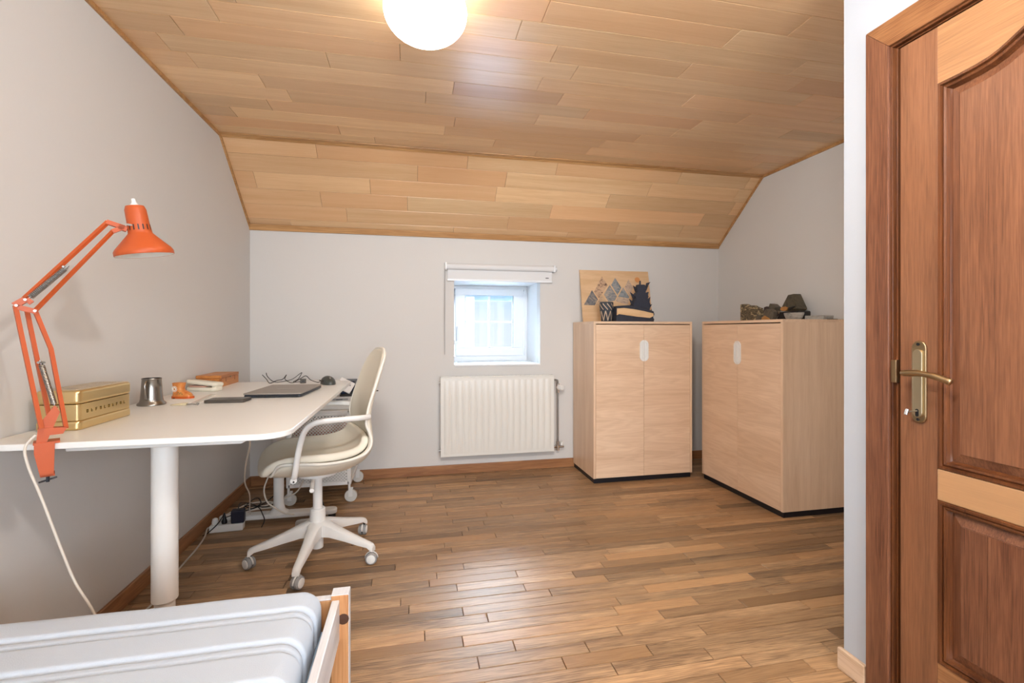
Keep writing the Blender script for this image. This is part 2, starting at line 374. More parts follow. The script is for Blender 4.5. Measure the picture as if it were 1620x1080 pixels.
# floor strips: 6 cm wide, about 0.3-0.8 m long
cand = []; PW = 0.0605
y = YB; i = 0
while y > YF:
    for (a, c) in rows_of(XL, XR, .28, .85, R):
        y0 = max(y - PW, YF)
        if y < YP - .02 and a > XD: continue
        if y < YP - .02 and c > XD: c = XD + .12
        cand.append((a, c, y0, y))
    y -= PW
def floor_vis(q):
    a, c, y0, y1 = q; best = 0
    for t in (0, .25, .5, .75, 1):
        p = view(a + (c - a) * t, (y0 + y1) / 2, 0)
        if p and 0 <= p[0] <= 1345 and p[1] <= 1090 and not (p[1] > 990 and p[0] < 540) and not (p[0] < 390 and p[1] < 752 + (392 - p[0]) * .9):
            if y0 < 2.42 or (a + (c - a) * t) < 2.15: best = max(best, 1 / p[2] ** 2)
    return best * min(c - a, .5)
sc = sorted(cand, key=floor_vis, reverse=True); single = [q for q in sc[:292] if floor_vis(q) > 0]; ids = set(single)
def plank_tint(rnd): return (rnd.gauss(0, .42), max(0, min(.75, rnd.gauss(.22, .25))), rnd.random())
def plank_geo(b, q, dz):
    a, c, y0, y1 = q; g = .0013; e = .0014; z = -.0005 + dz
    v = [(a + g, y0 + g, -.012), (c - g, y0 + g, -.012), (c - g, y1 - g, -.012), (a + g, y1 - g, -.012),
         (a + g, y0 + g, z - e), (c - g, y0 + g, z - e), (c - g, y1 - g, z - e), (a + g, y1 - g, z - e),
         (a + g + e, y0 + g + e, z), (c - g - e, y0 + g + e, z), (c - g - e, y1 - g - e, z), (a + g + e, y1 - g - e, z)]
    f = [(8, 9, 10, 11)] + [(i, (i + 1) % 4, 4 + (i + 1) % 4, 4 + i) for i in range(4)] + [(4 + i, 4 + (i + 1) % 4, 8 + (i + 1) % 4, 8 + i) for i in range(4)]
    b.add(v, f)
rest = MB(); rt = []
for q in cand:
    dz = R.uniform(-.0005, .0003); t = plank_tint(R)
    if q in ids:
        b = MB(); plank_geo(b, q, dz); b.build('plank', M_floor, floor, smooth=0, tint=t)
    else:
        k = len(rest.v); plank_geo(rest, q, dz); rt += [t] * (len(rest.v) - k)
def build_rest(mb, tints, name, m, parent):
    me = bpy.data.meshes.new(name); me.from_pydata(mb.v, [], mb.f); me.materials.append(m)
    at = me.attributes.new('tint', 'FLOAT_COLOR', 'POINT'); at.data.foreach_set('color', [c for t in tints for c in (t[0], t[1], t[2], 1.0)])
    o = bpy.data.objects.new(name, me); COL.objects.link(o); o.parent = parent; o['kind'] = 'stuff'; return o
build_rest(rest, rt, 'parquet', M_floor, floor)

# ceiling boards, about 12.7 cm wide
rest = MB(); rt = []
def cplank(b, a, c, w0, w1, slope):
    g = .0007; e = .0016; th = .012
    def P(x, w, d):      # w runs away from the knee line; d depth below the substrate
        if slope: p = Vector((0, YC, ZC)) + sl * w - sn * (th - d) ; return (x, p.y, p.z)
        return (x, YC - w, ZC + th - d)
    lo, hi = th - e, th
    v = []
    for (d, i) in ((0, 0), (lo, 0), (hi, e)):
        v += [P(a + g + i, w0 + g + i, d), P(c - g - i, w0 + g + i, d), P(c - g - i, w1 - g - i, d), P(a + g + i, w1 - g - i, d)]
    f = [(8, 9, 10, 11)] + [(i, (i + 1) % 4, 4 + (i + 1) % 4, 4 + i) for i in range(4)] + [(4 + i, 4 + (i + 1) % 4, 8 + (i + 1) % 4, 8 + i) for i in range(4)]
    b.add(v, f)
CW = .127
RC = random.Random(21)
for slope in (False, True):
    w = 0.0; end = SLEN if slope else YC - YF
    while w < end - .005:
        w1 = min(w + CW, end)
        for (a, c) in rows_of(XL, XR, .55, 1.35, RC):
            yy = YC - w
            if not slope and yy < YP and a > XD + .1: continue
            t = (RC.gauss(0, .42), max(0, min(.8, RC.gauss(.2, .25))), RC.random())
            if slope or yy > 1.30:
                b = MB(); cplank(b, a, c, w, w1, slope); b.build('board', M_ceil, ceiling, smooth=0, tint=t)
            else:
                k = len(rest.v); cplank(rest, a, c, w, w1, slope); rt += [t] * (len(rest.v) - k)
        w = w1
build_rest(rest, rt, 'boarding', M_ceil, ceiling)
# thin trims where ceiling meets wall and along the knee
tw = .018
def ytrim(name, x0, x1, label):
    b = MB().prism([(YF, ZC), (YC, ZC), (YC - .004, ZC - tw), (YF, ZC - tw)], x0, x1, 'x')
    p0 = Vector((0, YC, ZC)); p1 = Vector((0, YB, ZK)); q1 = p1 + sn * tw; q0 = Vector((0, YC - .004, ZC - tw))
    b.prism([(p0.y, p0.z), (p1.y, p1.z), (q1.y, q1.z), (q0.y, q0.z)], x0, x1, 'x')
    struct(b.build(name, M_ctrim, smooth=0), label, 'trim')
ytrim('trim_2', XL, XL + .010, 'thin oak strip along the ceiling edge above the desk')
ytrim('trim_3', XR - .010, XR, 'thin oak strip along the ceiling edge over the alcove')
b = MB(); p = Vector((0, YC, ZC)); kn = (sn + Vector((0, 0, -1))).normalized()
q = [p + Vector((0, -.024, -.001)), p + Vector((0, -.022, -.006)), p + kn * .006, p + sl * .022 + sn * .006, p + sl * .024 + sn * .001]
b.prism([(v.y, v.z) for v in q], XL, XR, 'x')
struct(b.build('trim_4', M_ctrim, smooth=0), 'flat oak strip covering the bend of the ceiling', 'trim')
b = MB().prism([(YB - .002, ZK + .002), (YB - .002, ZK - .022), (YB - .014, ZK - .022), (YB - .030, ZK + .018)], XL, XR, 'x')
struct(b.build('trim_5', M_ctrim, smooth=0), 'oak strip between the sloping ceiling and the window wall', 'trim')
# skirtings
HB = .072
struct(MB().box(XL, XR, YB - .013, YB, 0, HB).build('baseboard_back', M_base, bevel=.003, smooth=0), 'brown wooden skirting under the radiator')
struct(MB().box(XL, XL + .013, YF, YB - .013, 0, HB).build('baseboard_left', M_basey, bevel=.003, smooth=0), 'brown wooden skirting running under the desk')
struct(MB().box(XR - .013, XR, YP, YB - .013, 0, HB).build('baseboard_right', M_basey, bevel=.003, smooth=0), 'brown wooden skirting behind the second cabinet')
struct(MB().box(XD - .016, XD, 1.218, YP + .012, 0, HB).build('baseboard_door', M_pale, bevel=.004, smooth=0), 'short pale wooden skirting beside the door frame')

# unseen ground plane added outside, tinted blue to bounce sunlight onto the ceiling
struct(MB().box(-30, 30, 6.5, 40, -3.1, -3.0).build('ground', mat('pale_blue_bounce', (166, 190, 222), .9), smooth=0), 'pale blue ground added outside below the window to bounce sunlight', 'ground')

# ------------------------------------------------------------------ window
win = struct(MB().box(WX0, WX1, WYD, WYD + .06, WZ0, WZ0 + .045).box(WX0, WX1, WYD, WYD + .06, WZ1 - .03, WZ1).box(WX0, WX0 + .035, WYD, WYD + .06, WZ0 + .045, WZ1 - .03).box(WX1 - .03, WX1, WYD, WYD + .06, WZ0 + .045, WZ1 - .03).build('window_1', M_pvc, smooth=0, bevel=.004), 'small white casement window with four panes, deep in the wall')
sx0, sx1, sz0, sz1 = .365, .985, .905, 1.508
fx0, fx1, fz0, fz1 = .455, .892, .978, 1.448
def ring(x0, x1, z0, z1, a0, a1, c0, c1, y0, y1):
    b = MB(); b.box(x0, x1, y0, y1, z0, c0).box(x0, x1, y0, y1, c1, z1).box(x0, a0, y0, y1, c0, c1).box(a1, x1, y0, y1, c0, c1); return b
ring(sx0, sx1, sz0, sz1, fx0, fx1, fz0, fz1, WYD - .018, WYD + .045).build('sash', M_pvc, win, smooth=0, bevel=.005)
ring(fx0 - .008, fx1 + .008, fz0 - .008, fz1 + .008, fx0 + .004, fx1 - .004, fz0 + .004, fz1 - .004, WYD + .004, WYD + .03).build('glazing_bead', mat('grey_gasket', (150, 168, 180), .6), win, smooth=0)
mxx, mzz = (fx0 + fx1) / 2, fz0 + (fz1 - fz0) * .50
MB().box(mxx - .010, mxx + .010, WYD + .006, WYD + .03, fz0, fz1).box(fx0, mxx - .010, WYD + .006, WYD + .03, mzz - .008, mzz + .008).box(mxx + .010, fx1, WYD + .006, WYD + .03, mzz - .008, mzz + .008).build('glazing_bar', M_pvc, win, smooth=0, bevel=.002)
for (a, c) in ((fx0, mxx - .010), (mxx + .010, fx1)):
    for (e, f) in ((fz0, mzz - .008), (mzz + .008, fz1)):
        MB().box(a, c, WYD + .016, WYD + .020, e, f).build('pane', M_glass, win, smooth=0)
h = MB().box(.372, .392, WYD - .026, WYD - .018, 1.02, 1.16).build('handle_plate', M_pvc, win, smooth=0, bevel=.003)
MB().cyl((.382, WYD - .026, 1.045), (.382, WYD - .05, 1.045), .012).tube([(.382, WYD - .048, 1.045), (.382, WYD - .052, 1.17)], [.010, .008], 10).build('window_handle', M_pvc, h)
MB().cyl((.352, WYD - .02, 1.03), (.352, WYD - .034, 1.03), .02).build('lock_rosette', M_pvc, win)
for z in (.955, 1.455): MB().cyl((.993, WYD - .012, z - .035), (.993, WYD - .012, z + .035), .008, n=12).build('hinge', M_pvc, win)
MB().box(WX0, WX1, WYD + .075, WYD + .09, 1.405, WZ1).build('roller_shutter', mat('shutter_grey', (150, 158, 166), .6), win, smooth=0)
MB().box(WX0, WX1, YB - .012, WYD, WZ0 - .012, WZ0 + .002).build('sill', M_plaster, win, smooth=0, bevel=.003)

# ------------------------------------------------------------------ roller blind
bl = thing('roller_blind', 'white roller blind rolled up above the little window', 'blind', (.69, 3.70, 1.635))
MB().cyl((-.435, 0, 0), (.435, 0, 0), .024, n=24).build('roll', M_blind, bl)
for s in (-1, 1):
    MB().box(s * .44 - .006, s * .44 + .006, -.028, .037, -.028, .028).build('bracket', M_pvc, bl, smooth=0, bevel=.003)
MB().cyl((.446, 0, 0), (.462, 0, 0), .022, .018, n=20).build('end_cap', M_pvc, bl)
MB().box(-.425, .425, .010, .0125, -.10, 0).build('blind_cloth', M_blind, bl, smooth=0)
MB().box(-.428, .428, .006, .017, -.112, -.095).build('bottom_rail', M_pvc, bl, smooth=0, bevel=.003)
MB().box(.372, .398, .0085, .0100, -.078, -.070).build('maker_tag', mat('tag_grey', (110, 110, 112), .6), bl, smooth=0)
MB().tube([(-.446, -.004, -.02), (-.448, -.004, -.4), (-.4475, 0, -.69)], .0022, 6).tube([(-.446, .012, -.02), (-.448, .012, -.4), (-.4475, .008, -.69)], .0022, 6).build('pull_chain', mat('chain_grey', (170, 170, 172), .5), bl)

# ------------------------------------------------------------------ radiator
ra = thing('radiator', 'white panel radiator with pressed upright flutes under the window', 'radiator', (.661, 3.66, .155))
RWd, RH = .451, .61
b = MB().box(-RWd, RWd, -.012, .0, 0, RH)
b.build('panel', M_rad, ra, smooth=0, bevel=.004)
nr = 17; rows = []; NX = nr * 8
for iz in range(15):
    z = .022 + (RH - .044) * iz / 14
    e = min(1, iz / 1.6, (14 - iz) / 1.6); r = []
    for ix in range(NX + 1):
        x = -RWd + .022 + (2 * RWd - .044) * ix / NX; ph = (ix % 8) / 8
        h = .008 * (max(0, math.sin(PI * ph)) ** .8) * e
        r.append((x, -.0125 - h, z))
    rows.append(r)
MB().grid(rows).build('fluted_face', M_rad, ra, smooth=60)
MB().box(-RWd, RWd, .012, .05, .01, RH - .012).build('rear_panel', M_rad, ra, smooth=0, bevel=.004)
b = MB().box(-RWd, RWd, -.012, .0, RH, RH + .008).box(-RWd, RWd, .045, .056, RH - .01, RH + .008)
for i in range(25):
    x = -RWd + .004 + (2 * RWd - .016) * i / 24; b.box(x, x + .009, 0, .046, RH - .002, RH + .006)
b.build('top_grille', M_rad, ra, smooth=0)
for s in (-1, 1): MB().box(s * RWd - .004, s * RWd + .004, -.012, .056, 0, RH + .006).build('side_cover', M_rad, ra, smooth=0, bevel=.002)
for z in (.045, .57): MB().cyl((-RWd - .004, .02, z), (-RWd - .016, .02, z), .008, n=12).build('bleed_plug', M_steel, ra)
for x in (-.35, .35):
    MB().box(x - .02, x + .02, .05, .076, .05, .5).build('wall_bracket', M_rad, ra, smooth=0)
px = RWd + .045
MB().tube(spline([(RWd, .02, .572), (RWd + .025, .02, .574), (px - .003, .02, .566), (px, .02, .53)], 6), .008, 10).tube([(px, .02, .49), (px, .02, .05)], .0075, 12).build('supply_pipe', M_steel, ra)
v = MB().cyl((px, .02, .47), (px, .02, .545), .013, n=14).build('valve_body', M_chrome, ra)
MB().lathe([(.010, 0), (.021, .006), (.023, .02), (.022, .05), (.017, .058), (.0, .06)], 20, (px, .012, .515), M=Matrix.Rotation(PI / 2, 3, 'X') @ Matrix.Rotation(.35, 3, 'Y')).build('thermostat_knob', M_white, v)
MB().cyl((px, .02, .0), (px, .02, .075), .013, n=12).cyl((RWd, .02, .03), (px + .05, .02, .03), .010, n=12).cyl((px, .02, .03), (px, .066, .03), .009, n=10).build('return_valve', M_chrome, ra)
MB().cyl((px + .03, .012, .042), (px + .03, .012, .07), .012, n=12).build('valve_cap', M_white, ra)

# ------------------------------------------------------------------ ceiling lamp
cl = thing('ceiling_lamp', 'lit round opal glass globe lamp on the board ceiling', 'lamp', (.044, 1.713, ZC))
prof = []
for i in range(19):
    a = -PI / 2 + (PI / 2 + .62) * i / 18
    prof.append((.148 * math.cos(a), -.070 + .102 * math.sin(a)))
prof[0] = (0.0005, prof[0][1])
MB().lathe(prof, 48, cap=False).build('globe', M_glow, cl, smooth=180)
MB().lathe([(.126, -.012), (.128, 0), (.118, 0), (.118, -.014)], 40).build('collar', M_white, cl)

# ------------------------------------------------------------------ oak cabinets
def cabinet(loc, rz, label):
    t = thing('cabinet', label, 'cabinet', loc, rz, 'pair of oak office cabinets')
    w, d, h, z0 = .808, .45, 1.2, .036         # local: x along the front, front face at y=0, depth to +y
    seed = R.random
    MB().box(.008, w - .008, .012, d, 0, z0).build('plinth', M_plinth, t, smooth=0)
    for a, c in ((0, .018), (w - .018, w)):
        MB().box(a, c, 0, d, z0, h - .018).build('side_panel', M_oakv, t, smooth=0, bevel=.001, tint=(seed() * .4 - .2, 0, seed()))
    MB().box(0, w, 0, d, h - .018, h).build('top_panel', M_oakh, t, smooth=0, bevel=.001, tint=(.1, 0, seed()))
    MB().box(.018, w - .018, 0.03, d - .01, z0, z0 + .018).build('bottom_panel', M_oakh, t, smooth=0, tint=(0, 0, seed()))
    MB().box(.018, w - .018, d - .012, d - .004, z0 + .018, h - .018).build('back_panel', M_oakv, t, smooth=0, tint=(0, 0, seed()))
    g = .0015; mid = w / 2
    for k, (a, c) in enumerate(((.018 + g, mid - g * .7), (mid + g * .7, w - .018 - g))):
        dr = MB().box(a, c, .0, .020, z0 + .002, h - .018 - .007).build('door', M_oakh, t, smooth=0, bevel=.0008, tint=(seed() * .3 - .15, 0, seed()))
        s = -1 if k == 0 else 1
        # half of an oval flush pull on each door
        n = 10; hw, hh, r = .034, .080, .034
        out = [(0, -hh)] + [(hw - r + r * math.sin(PI / 2 * i / n), -hh + r - r * math.cos(PI / 2 * i / n)) for i in range(n + 1)] + [(hw - r + r * math.cos(PI / 2 * i / n), hh - r + r * math.sin(PI / 2 * i / n)) for i in range(n + 1)] + [(0, hh)]
        inn = [(0, -hh + .012)] + [((p[0]) * .62, p[1] * (1 - .012 / hh) if abs(p[1]) > .04 else p[1]) for p in out[1:-1]] + [(0, hh - .012)]
        b = MB(); hz = .98; x0 = mid + s * .001; N = len(out)
        vs = [(x0 + s * p[0], 0.0, hz + p[1]) for p in out] + [(x0 + s * p[0], -.005, hz + p[1]) for p in out] + [(x0 + s * p[0], -.005, hz + p[1]) for p in inn] + [(x0 + s * p[0], -.0012, hz + p[1]) for p in inn]
        fs = []
        for i in range(N - 1):
            for L_ in range(3): fs.append((L_ * N + i, L_ * N + i + 1, (L_ + 1) * N + i + 1, (L_ + 1) * N + i))
        b.add(vs, fs); b.add(vs[3 * N:], [tuple(range(N))], 1)
        b.box(min(x0, x0 + s * .008), max(x0, x0 + s * .008), -.006, -.001, hz - hh + .012, hz + hh - .012)
        b.build('handle', [M_white, M_recess_shade], dr, smooth=30)
    return t
cabinet((1.303, 3.268, 0), 0, 'oak two-door cabinet against the window wall, beside the radiator')
cabinet((2.175, 3.236, 0), -PI / 2, 'oak two-door cabinet in the alcove with stones on top')

# ------------------------------------------------------------------ door (thing of the setting) in the plane x = XD
dn = struct(MB().box(XD + .055, XD + .075, D0 - .01, D1 + .01, 0, DT + .01).build('door_1', M_mould, smooth=0), 'closed mahogany panelled door with an arched upper panel and brass lever handle', 'door')
CO, CT = 1.214, 2.057                      # casing outer edge and top
CI, CTI = 1.142, 1.978
# casing: two jambs and a head, mitred
def yz(name, poly, x0, x1, m, par, **k):
    return MB().prism(poly, x0, x1, 'x').build(name, m, par, smooth=0, **k)
yz('jamb_casing', [(CO, 0), (CO, CT), (CI, CTI), (CI, 0)], XD - .016, XD, M_sapz, dn, bevel=.002, tint=(-.1, 0, .3))
yz('jamb_casing', [(D0 - .072, 0), (D0 - .072, CT), (D0, CTI), (D0, 0)], XD - .016, XD, M_sapz, dn, bevel=.002, tint=(-.1, 0, .8))
yz('head_casing', [(CO, CT), (D0 - .072, CT), (D0, CTI), (CI, CTI)], XD - .016, XD, M_sapy, dn, bevel=.002, tint=(-.35, 0, .5))
# rebate / stop moulding between casing and leaf
for i, (o, w, dx) in enumerate(((0, .007, -.008), (.007, .006, .004), (.013, .006, .012))):
    a, c = CI - o, CI - o - w; ta, tc_ = CTI - o * .8, CTI - o * .8 - w
    yz('stop_moulding', [(a, 0), (a, ta), (c, tc_), (c, 0)], XD + dx, XD + .06, M_mould, dn, bevel=.0015, tint=(-.2 + .3 * (i == 1), 0, .1 * i))
    yz('stop_moulding', [(a, ta), (D0 + o, ta), (D0 + o + w, tc_), (c, tc_)], XD + dx, XD + .06, M_mould, dn, bevel=.0015, tint=(-.2 + .3 * (i == 1), 0, .1 * i))
LY1, LY0, LZ0, LZ1 = 1.119, .330, .006, 1.960     # leaf
S1, S0 = 1.0185, .430                            # inner edges of the stiles
LX0, LX1 = XD, XD + .045
yz('stile', [(LY1, LZ0), (LY1, LZ1), (S1, LZ1), (S1, LZ0)], LX0, LX1, M_sapz, dn, bevel=.0012, tint=(.12, .22, .2))
yz('stile', [(S0, LZ0), (S0, LZ1), (LY0, LZ1), (LY0, LZ0)], LX0, LX1, M_sapz, dn, bevel=.0012, tint=(.1, .2, .7))
YM = (S1 + S0) / 2
half = [(1.0185, 1.804), (.97, 1.805), (.93, 1.808), (.903, 1.8125), (.881, 1.820), (.856, 1.833), (.833, 1.846), (.80, 1.862), (.77, 1.871), (YM + .015, 1.875)]
arch = half + [(2 * YM - y, z) for y, z in half[::-1]]
yz('top_rail', [(S1, LZ1), (S1, 1.804)] + arch[1:-1] + [(S0, 1.804), (S0, LZ1)], LX0, LX1, M_sapy, dn, tint=(.1, .35, .4))
R1, R0 = .751, .666
yz('lock_rail', [(S1, R1), (S0, R1), (S0, R0), (S1, R0)], LX0 - .002, LX1, M_sapy, dn, bevel=.003, tint=(.22, .75, .6))
yz('bottom_rail', [(S1, .22), (S0, .22), (S0, LZ0), (S1, LZ0)], LX0, LX1, M_sapy, dn, bevel=.0012, tint=(0, .1, .2))
def offset(poly, d):
    out = []; n = len(poly)
    for i in range(n):
        p0, p1, p2 = Vector(poly[i - 1]), Vector(poly[i]), Vector(poly[(i + 1) % n])
        a = (p1 - p0).normalized(); c = (p2 - p1).normalized()
        na = Vector((-a.y, a.x)); nc = Vector((-c.y, c.x)); m = na + nc
        m = m / max(.35, m.dot(na)) if m.length > 1e-6 else na
        out.append(p1 + m * d)
    return out
def signed(poly): return sum(poly[i - 1][0] * poly[i][1] - poly[i][0] * poly[i - 1][1] for i in range(len(poly)))
def bands(name, poly, prof, m, par, tint):
    """rings between offsets of a panel outline; prof = [(offset, depth)]"""
    s = 1 if signed(poly) > 0 else -1; b = MB(); n = len(poly); rows = []
    for o, dx in prof: rows.append([(XD + dx, q.x, q.y) for q in offset(poly, s * o)])
    b.grid([r + [r[0]] for r in rows]); return b.build(name, m, par, smooth=0, tint=tint), rows[-1]
up = [(S1, R1)] + [(y, z) for y, z in arch] + [(S0, R1)]
lo = [(S1, .22), (S1, R0), (S0, R0), (S0, .22)]
mprof = [(0, 0), (.003, -.004), (.009, -.004), (.011, .003), (.016, -.001), (.021, .001), (.024, .010), (.027, .015)]
for nm, pl in (('upper', up), ('lower', lo)):
    bands('panel_moulding', pl, mprof, M_mould, dn, (.05, 0, .3))
    o, inner = bands('panel_bevel', pl, [(.026, .016), (.052, .006)], M_sapz, dn, (.1, .05, .5))
    # the raised field, glued up from staves
    s = 1 if signed(pl) > 0 else -1
    fieldp = offset(pl, s * .0515)
    bm = MB().prism([(q.x, q.y) for q in fieldp], XD + .004, XD + .03, 'x').build('raised_field', M_sapz, dn, smooth=0, bevel=.0012, tint=(-.12, .12, .55) if nm == 'upper' else (-.35, 0, .15))
if True:
    b = MB()
    for k, yy in enumerate((.906, .79, .66)):
        b.box(XD + .0035, XD + .006, yy - .05, yy + .05, .285, .60)
    # staves of the lower panel differ in tone
    for k, (a, c, t) in enumerate(((.965, .906, -.1), (.906, .800, .25), (.800, .69, -.15), (.69, .485, .1))):
        yz('stave', [(a - .0006, .275), (a - .0006, .612), (c + .0006, .612), (c + .0006, .275)], XD + .0032, XD + .005, M_sapz, dn, tint=(t - .25, 0, .13 * k))
# lever handle on its long plate
HY, HZ = 1.0625, .984
def oval(w, h, n=10):
    r = w; return [(w * math.sin(PI * i / n) * 1, -(h - r) - r * math.cos(PI * i / n)) if False else (r * math.cos(PI + PI * i / n), -(h - r) + r * math.sin(PI + PI * i / n)) for i in range(n + 1)] + [(r * math.cos(PI * i / n), (h - r) + r * math.sin(PI * i / n)) for i in range(n + 1)]
pl_ = MB().prism([(HY + p[0], HZ + p[1]) for p in oval(.0195, .116)], XD - .008, XD, 'x').build('handle_plate', M_brass, dn, smooth=0, bevel=.003, seg=3)
MB().prism([(HY + p[0], HZ - .004 + p[1]) for p in oval(.0125, .096)], XD - .013, XD - .007, 'x').build('raised_plate', mat('satin_brass', (196, 182, 152), .4, 1.0), pl_, smooth=0, bevel=.0015)
for dz in (.106, -.106): MB().cyl((XD - .0085, HY, HZ + dz), (XD - .0105, HY, HZ + dz), .0042, n=12).build('screw', M_black, pl_)
lv = MB().cyl((XD - .012, HY, 1.009), (XD - .05, HY, 1.009), .0095, .0085, 16)
lv.tube(spline([(XD - .05, HY + .010, 1.008), (XD - .052, HY, 1.010), (XD - .053, HY - .03, 1.012), (XD - .052, HY - .07, 1.008), (XD - .05, HY - .098, 1.000), (XD - .048, HY - .112, .995)], 6), [.0075] + [.0085] * 9 + [.0078] * 8 + [.0088] * 8 + [.0095] * 4 + [.007], 14)
lv.build('lever', M_brass, dn, smooth=60)
MB().prism([(HY + p[0], .897 + p[1]) for p in oval(.0045, .011)], XD - .0135, XD - .0128, 'x').build('keyhole', M_black, pl_, smooth=0)
MB().tube([(XD - .012, HY, .902), (XD - .046, HY + .001, .900)], .0025, 8).tube([(XD - .046, HY + .001, .908), (XD - .052, HY + .001, .893)], .004, 8).build('key', M_steel, dn)
MB().box(XD - .010, XD + .004, 1.124, 1.139, .975, 1.042).build('strike_plate', M_brass, dn, smooth=0, bevel=.0015)

# ------------------------------------------------------------------ desk
DZ, DX0, DX1, DY0, DY1 = .82, XL + .006, -.373, 1.522, 3.10
dk = thing('desk', 'white height-adjustable desk with rounded corners along the wall', 'desk', (-.785, 2.29, 0))
def L(p): return (p[0] + .785, p[1] - 2.29, p[2])
rr = rrect(DX0 + .785, DX1 + .785, DY0 - 2.29, DY1 - 2.29, .085, 8)
MB().prism(rr, DZ - .018, DZ).build('tabletop', M_white, dk, smooth=40, bevel=.003, seg=3)
b = MB()
for y in (-.625, .70):
    b.prism([(-.215, DZ - .019), (.31, DZ - .019), (.255, DZ - .047), (-.215, DZ - .047)], y - .045, y + .045, 'y')
for x in (-.13, .13): b.box(x - .03, x + .03, -.58, .66, DZ - .045, DZ - .02)
b.build('under_frame', M_wmet, dk, smooth=0, bevel=.003)
for (y, nm) in ((1.716 - 2.29, 0), (3.03 - 2.29, 1)):
    lg = MB().cyl((0, y, .26), (0, y, DZ - .046), .0365, n=28).build('leg', M_wmet, dk, bevel=.004)
    MB().cyl((0, y, .05), (0, y, .27), .0285, n=24).build('inner_tube', M_wmet, lg)
    MB().lathe([(.060, .048), (.046, .056), (.036, .070), (.030, .095), (.028, .11)], 24, (0, y, 0)).build('leg_flare', M_wmet, lg, smooth=60)
    MB().prism(rrect(-.32, .33, y - .036, y + .036, .034, 6), .022, .050).build('foot', M_wmet, lg, smooth=40, bevel=.006)
    for x in (-.29, .30): MB().cyl((x, y, 0), (x, y, .024), .022, n=16).build('foot_pad', M_black, lg)
MB().tube(spline([L(p) for p in [(-.547, 1.74, .772), (-.60, 1.93, .70), (-.70, 2.20, .56), (-.79, 2.47, .40), (-.86, 2.76, .25), (-.925, 2.97, .10), (-.95, 3.04, .03), (-1.02, 3.07, .006)]], 8), .0035, 6).build('power_cable', M_cabw, dk)
MB().box(.09, .20, -.50, -.36, DZ - .070, DZ - .0455).build('control_box', M_black, dk, smooth=0, bevel=.003)

# ------------------------------------------------------------------ orange architect lamp clamped to the desk edge
e_ = Vector((.8486, .5291, 0)); n_ = Vector((-.5291, .8486, 0)); LO = Vector((-.955, 1.472, DZ))
la = thing('desk_lamp', 'orange spring-arm architect lamp clamped to the desk edge', 'lamp', (LO.x * 1.03, LO.y * 1.03, DZ - .002)); la.scale = (1.012,) * 3
def Q(s, z, o=0): return e_ * s + n_ * o + Vector((0, 0, z - DZ))
def bar(b, s0, z0, s1, z1, o=0, w=.0065): return b.tube([Q(s0, z0, o), Q(s1, z1, o)], w, 4)
cb = MB()
cb.hull([Q(s, z, o) for s in (-.022, .030) for z in (DZ + .002, DZ + .008) for o in (-.01, .035)])
cb.hull([Q(s, z, o) for (s, z) in ((-.020, DZ + .006), (.020, DZ + .006), (.016, DZ - .085), (-.008, DZ - .085), (-.020, DZ - .02)) for o in (-.012, -.009)])
cb.hull([Q(s, z, o) for (s, z) in ((.016, DZ + .006), (.020, DZ + .006), (.014, DZ - .085), (.018, DZ - .085)) for o in (-.010, .02)])
cb.hull([Q(s, z, o) for s in (-.008, .020) for z in (DZ - .080, DZ - .085) for o in (-.012, .03)])
cl_ = cb.build('clamp', M_orange, la, smooth=0)
MB().cyl(Q(.006, DZ - .105, .015), Q(.006, DZ - .026, .015), .004, n=10).tube([Q(-.012, DZ - .103, .012), Q(.024, DZ - .096, .018)], .0025, 8).cyl(Q(.006, DZ - .030, .015), Q(.006, DZ - .025, .015), .011, n=14).build('clamp_screw', M_dkgrey, cl_)
bk = MB()
bk.hull([Q(s, z, o) for (s, z) in ((-.016, .826), (.004, .826), (.030, .905), (.020, .925), (-.012, .875)) for o in (-.008, -.005)])
bk.hull([Q(s, z, o) for (s, z) in ((-.004, .845), (.036, .846), (.044, .862), (.0, .866)) for o in (-.012, .012)])
bk.hull([Q(s, z, o) for (s, z) in ((.004, .850), (.014, .850), (.026, .918), (.014, .918)) for o in (.004, .010)])
bk.build('swivel_bracket', M_orange, la, smooth=0)
MB().cyl(Q(0, DZ, 0), Q(0, .86, 0), .006, n=12).build('swivel_pin', M_steel, la)
lo_ = MB()
bar(lo_, -.006, .866, -.054, 1.192, -.012); 
la_low = lo_.build('lower_arm', M_orange, la, smooth=0)
b = MB(); bar(b, .012, .868, -.034, 1.182, .014); b.build('lower_arm', M_orange, la, smooth=0)
b = MB().tube([Q(.042, .858), Q(.012, 1.078), Q(-.018, 1.18)], .0065, 4); b.build('tie_rod', M_orange, la, smooth=0)
b = MB()
for o in (-.016, .013):
    for (p0, p1, w) in (((-.056, 1.192), (-.036, 1.209), .0075), ((-.056, 1.190), (-.014, 1.177), .0065), ((-.034, 1.210), (-.024, 1.200), .006)):
        d = Vector((p1[0] - p0[0], p1[1] - p0[1])).normalized(); q_ = Vector((-d.y, d.x)) * w
        b.hull([Q(p[0] + k * q_.x, p[1] + k * q_.y, o + oo) for p in (p0, p1) for k in (-1, 1) for oo in (0, .003)])
b.build('elbow_plate', M_orange, la, smooth=0)
for (s, z) in ((-.052, 1.192), (-.036, 1.208), (-.018, 1.179)): MB().cyl(Q(s, z, -.02), Q(s, z, .02), .0030, n=10).build('pivot_bolt', M_steel, la)
b = MB(); bar(b, -.040, 1.208, .130, 1.441, 0); b.build('upper_arm', M_orange, la, smooth=0)
b = MB(); bar(b, -.018, 1.180, .141, 1.416, 0, .0055); b.build('upper_tie', M_orange, la, smooth=0)
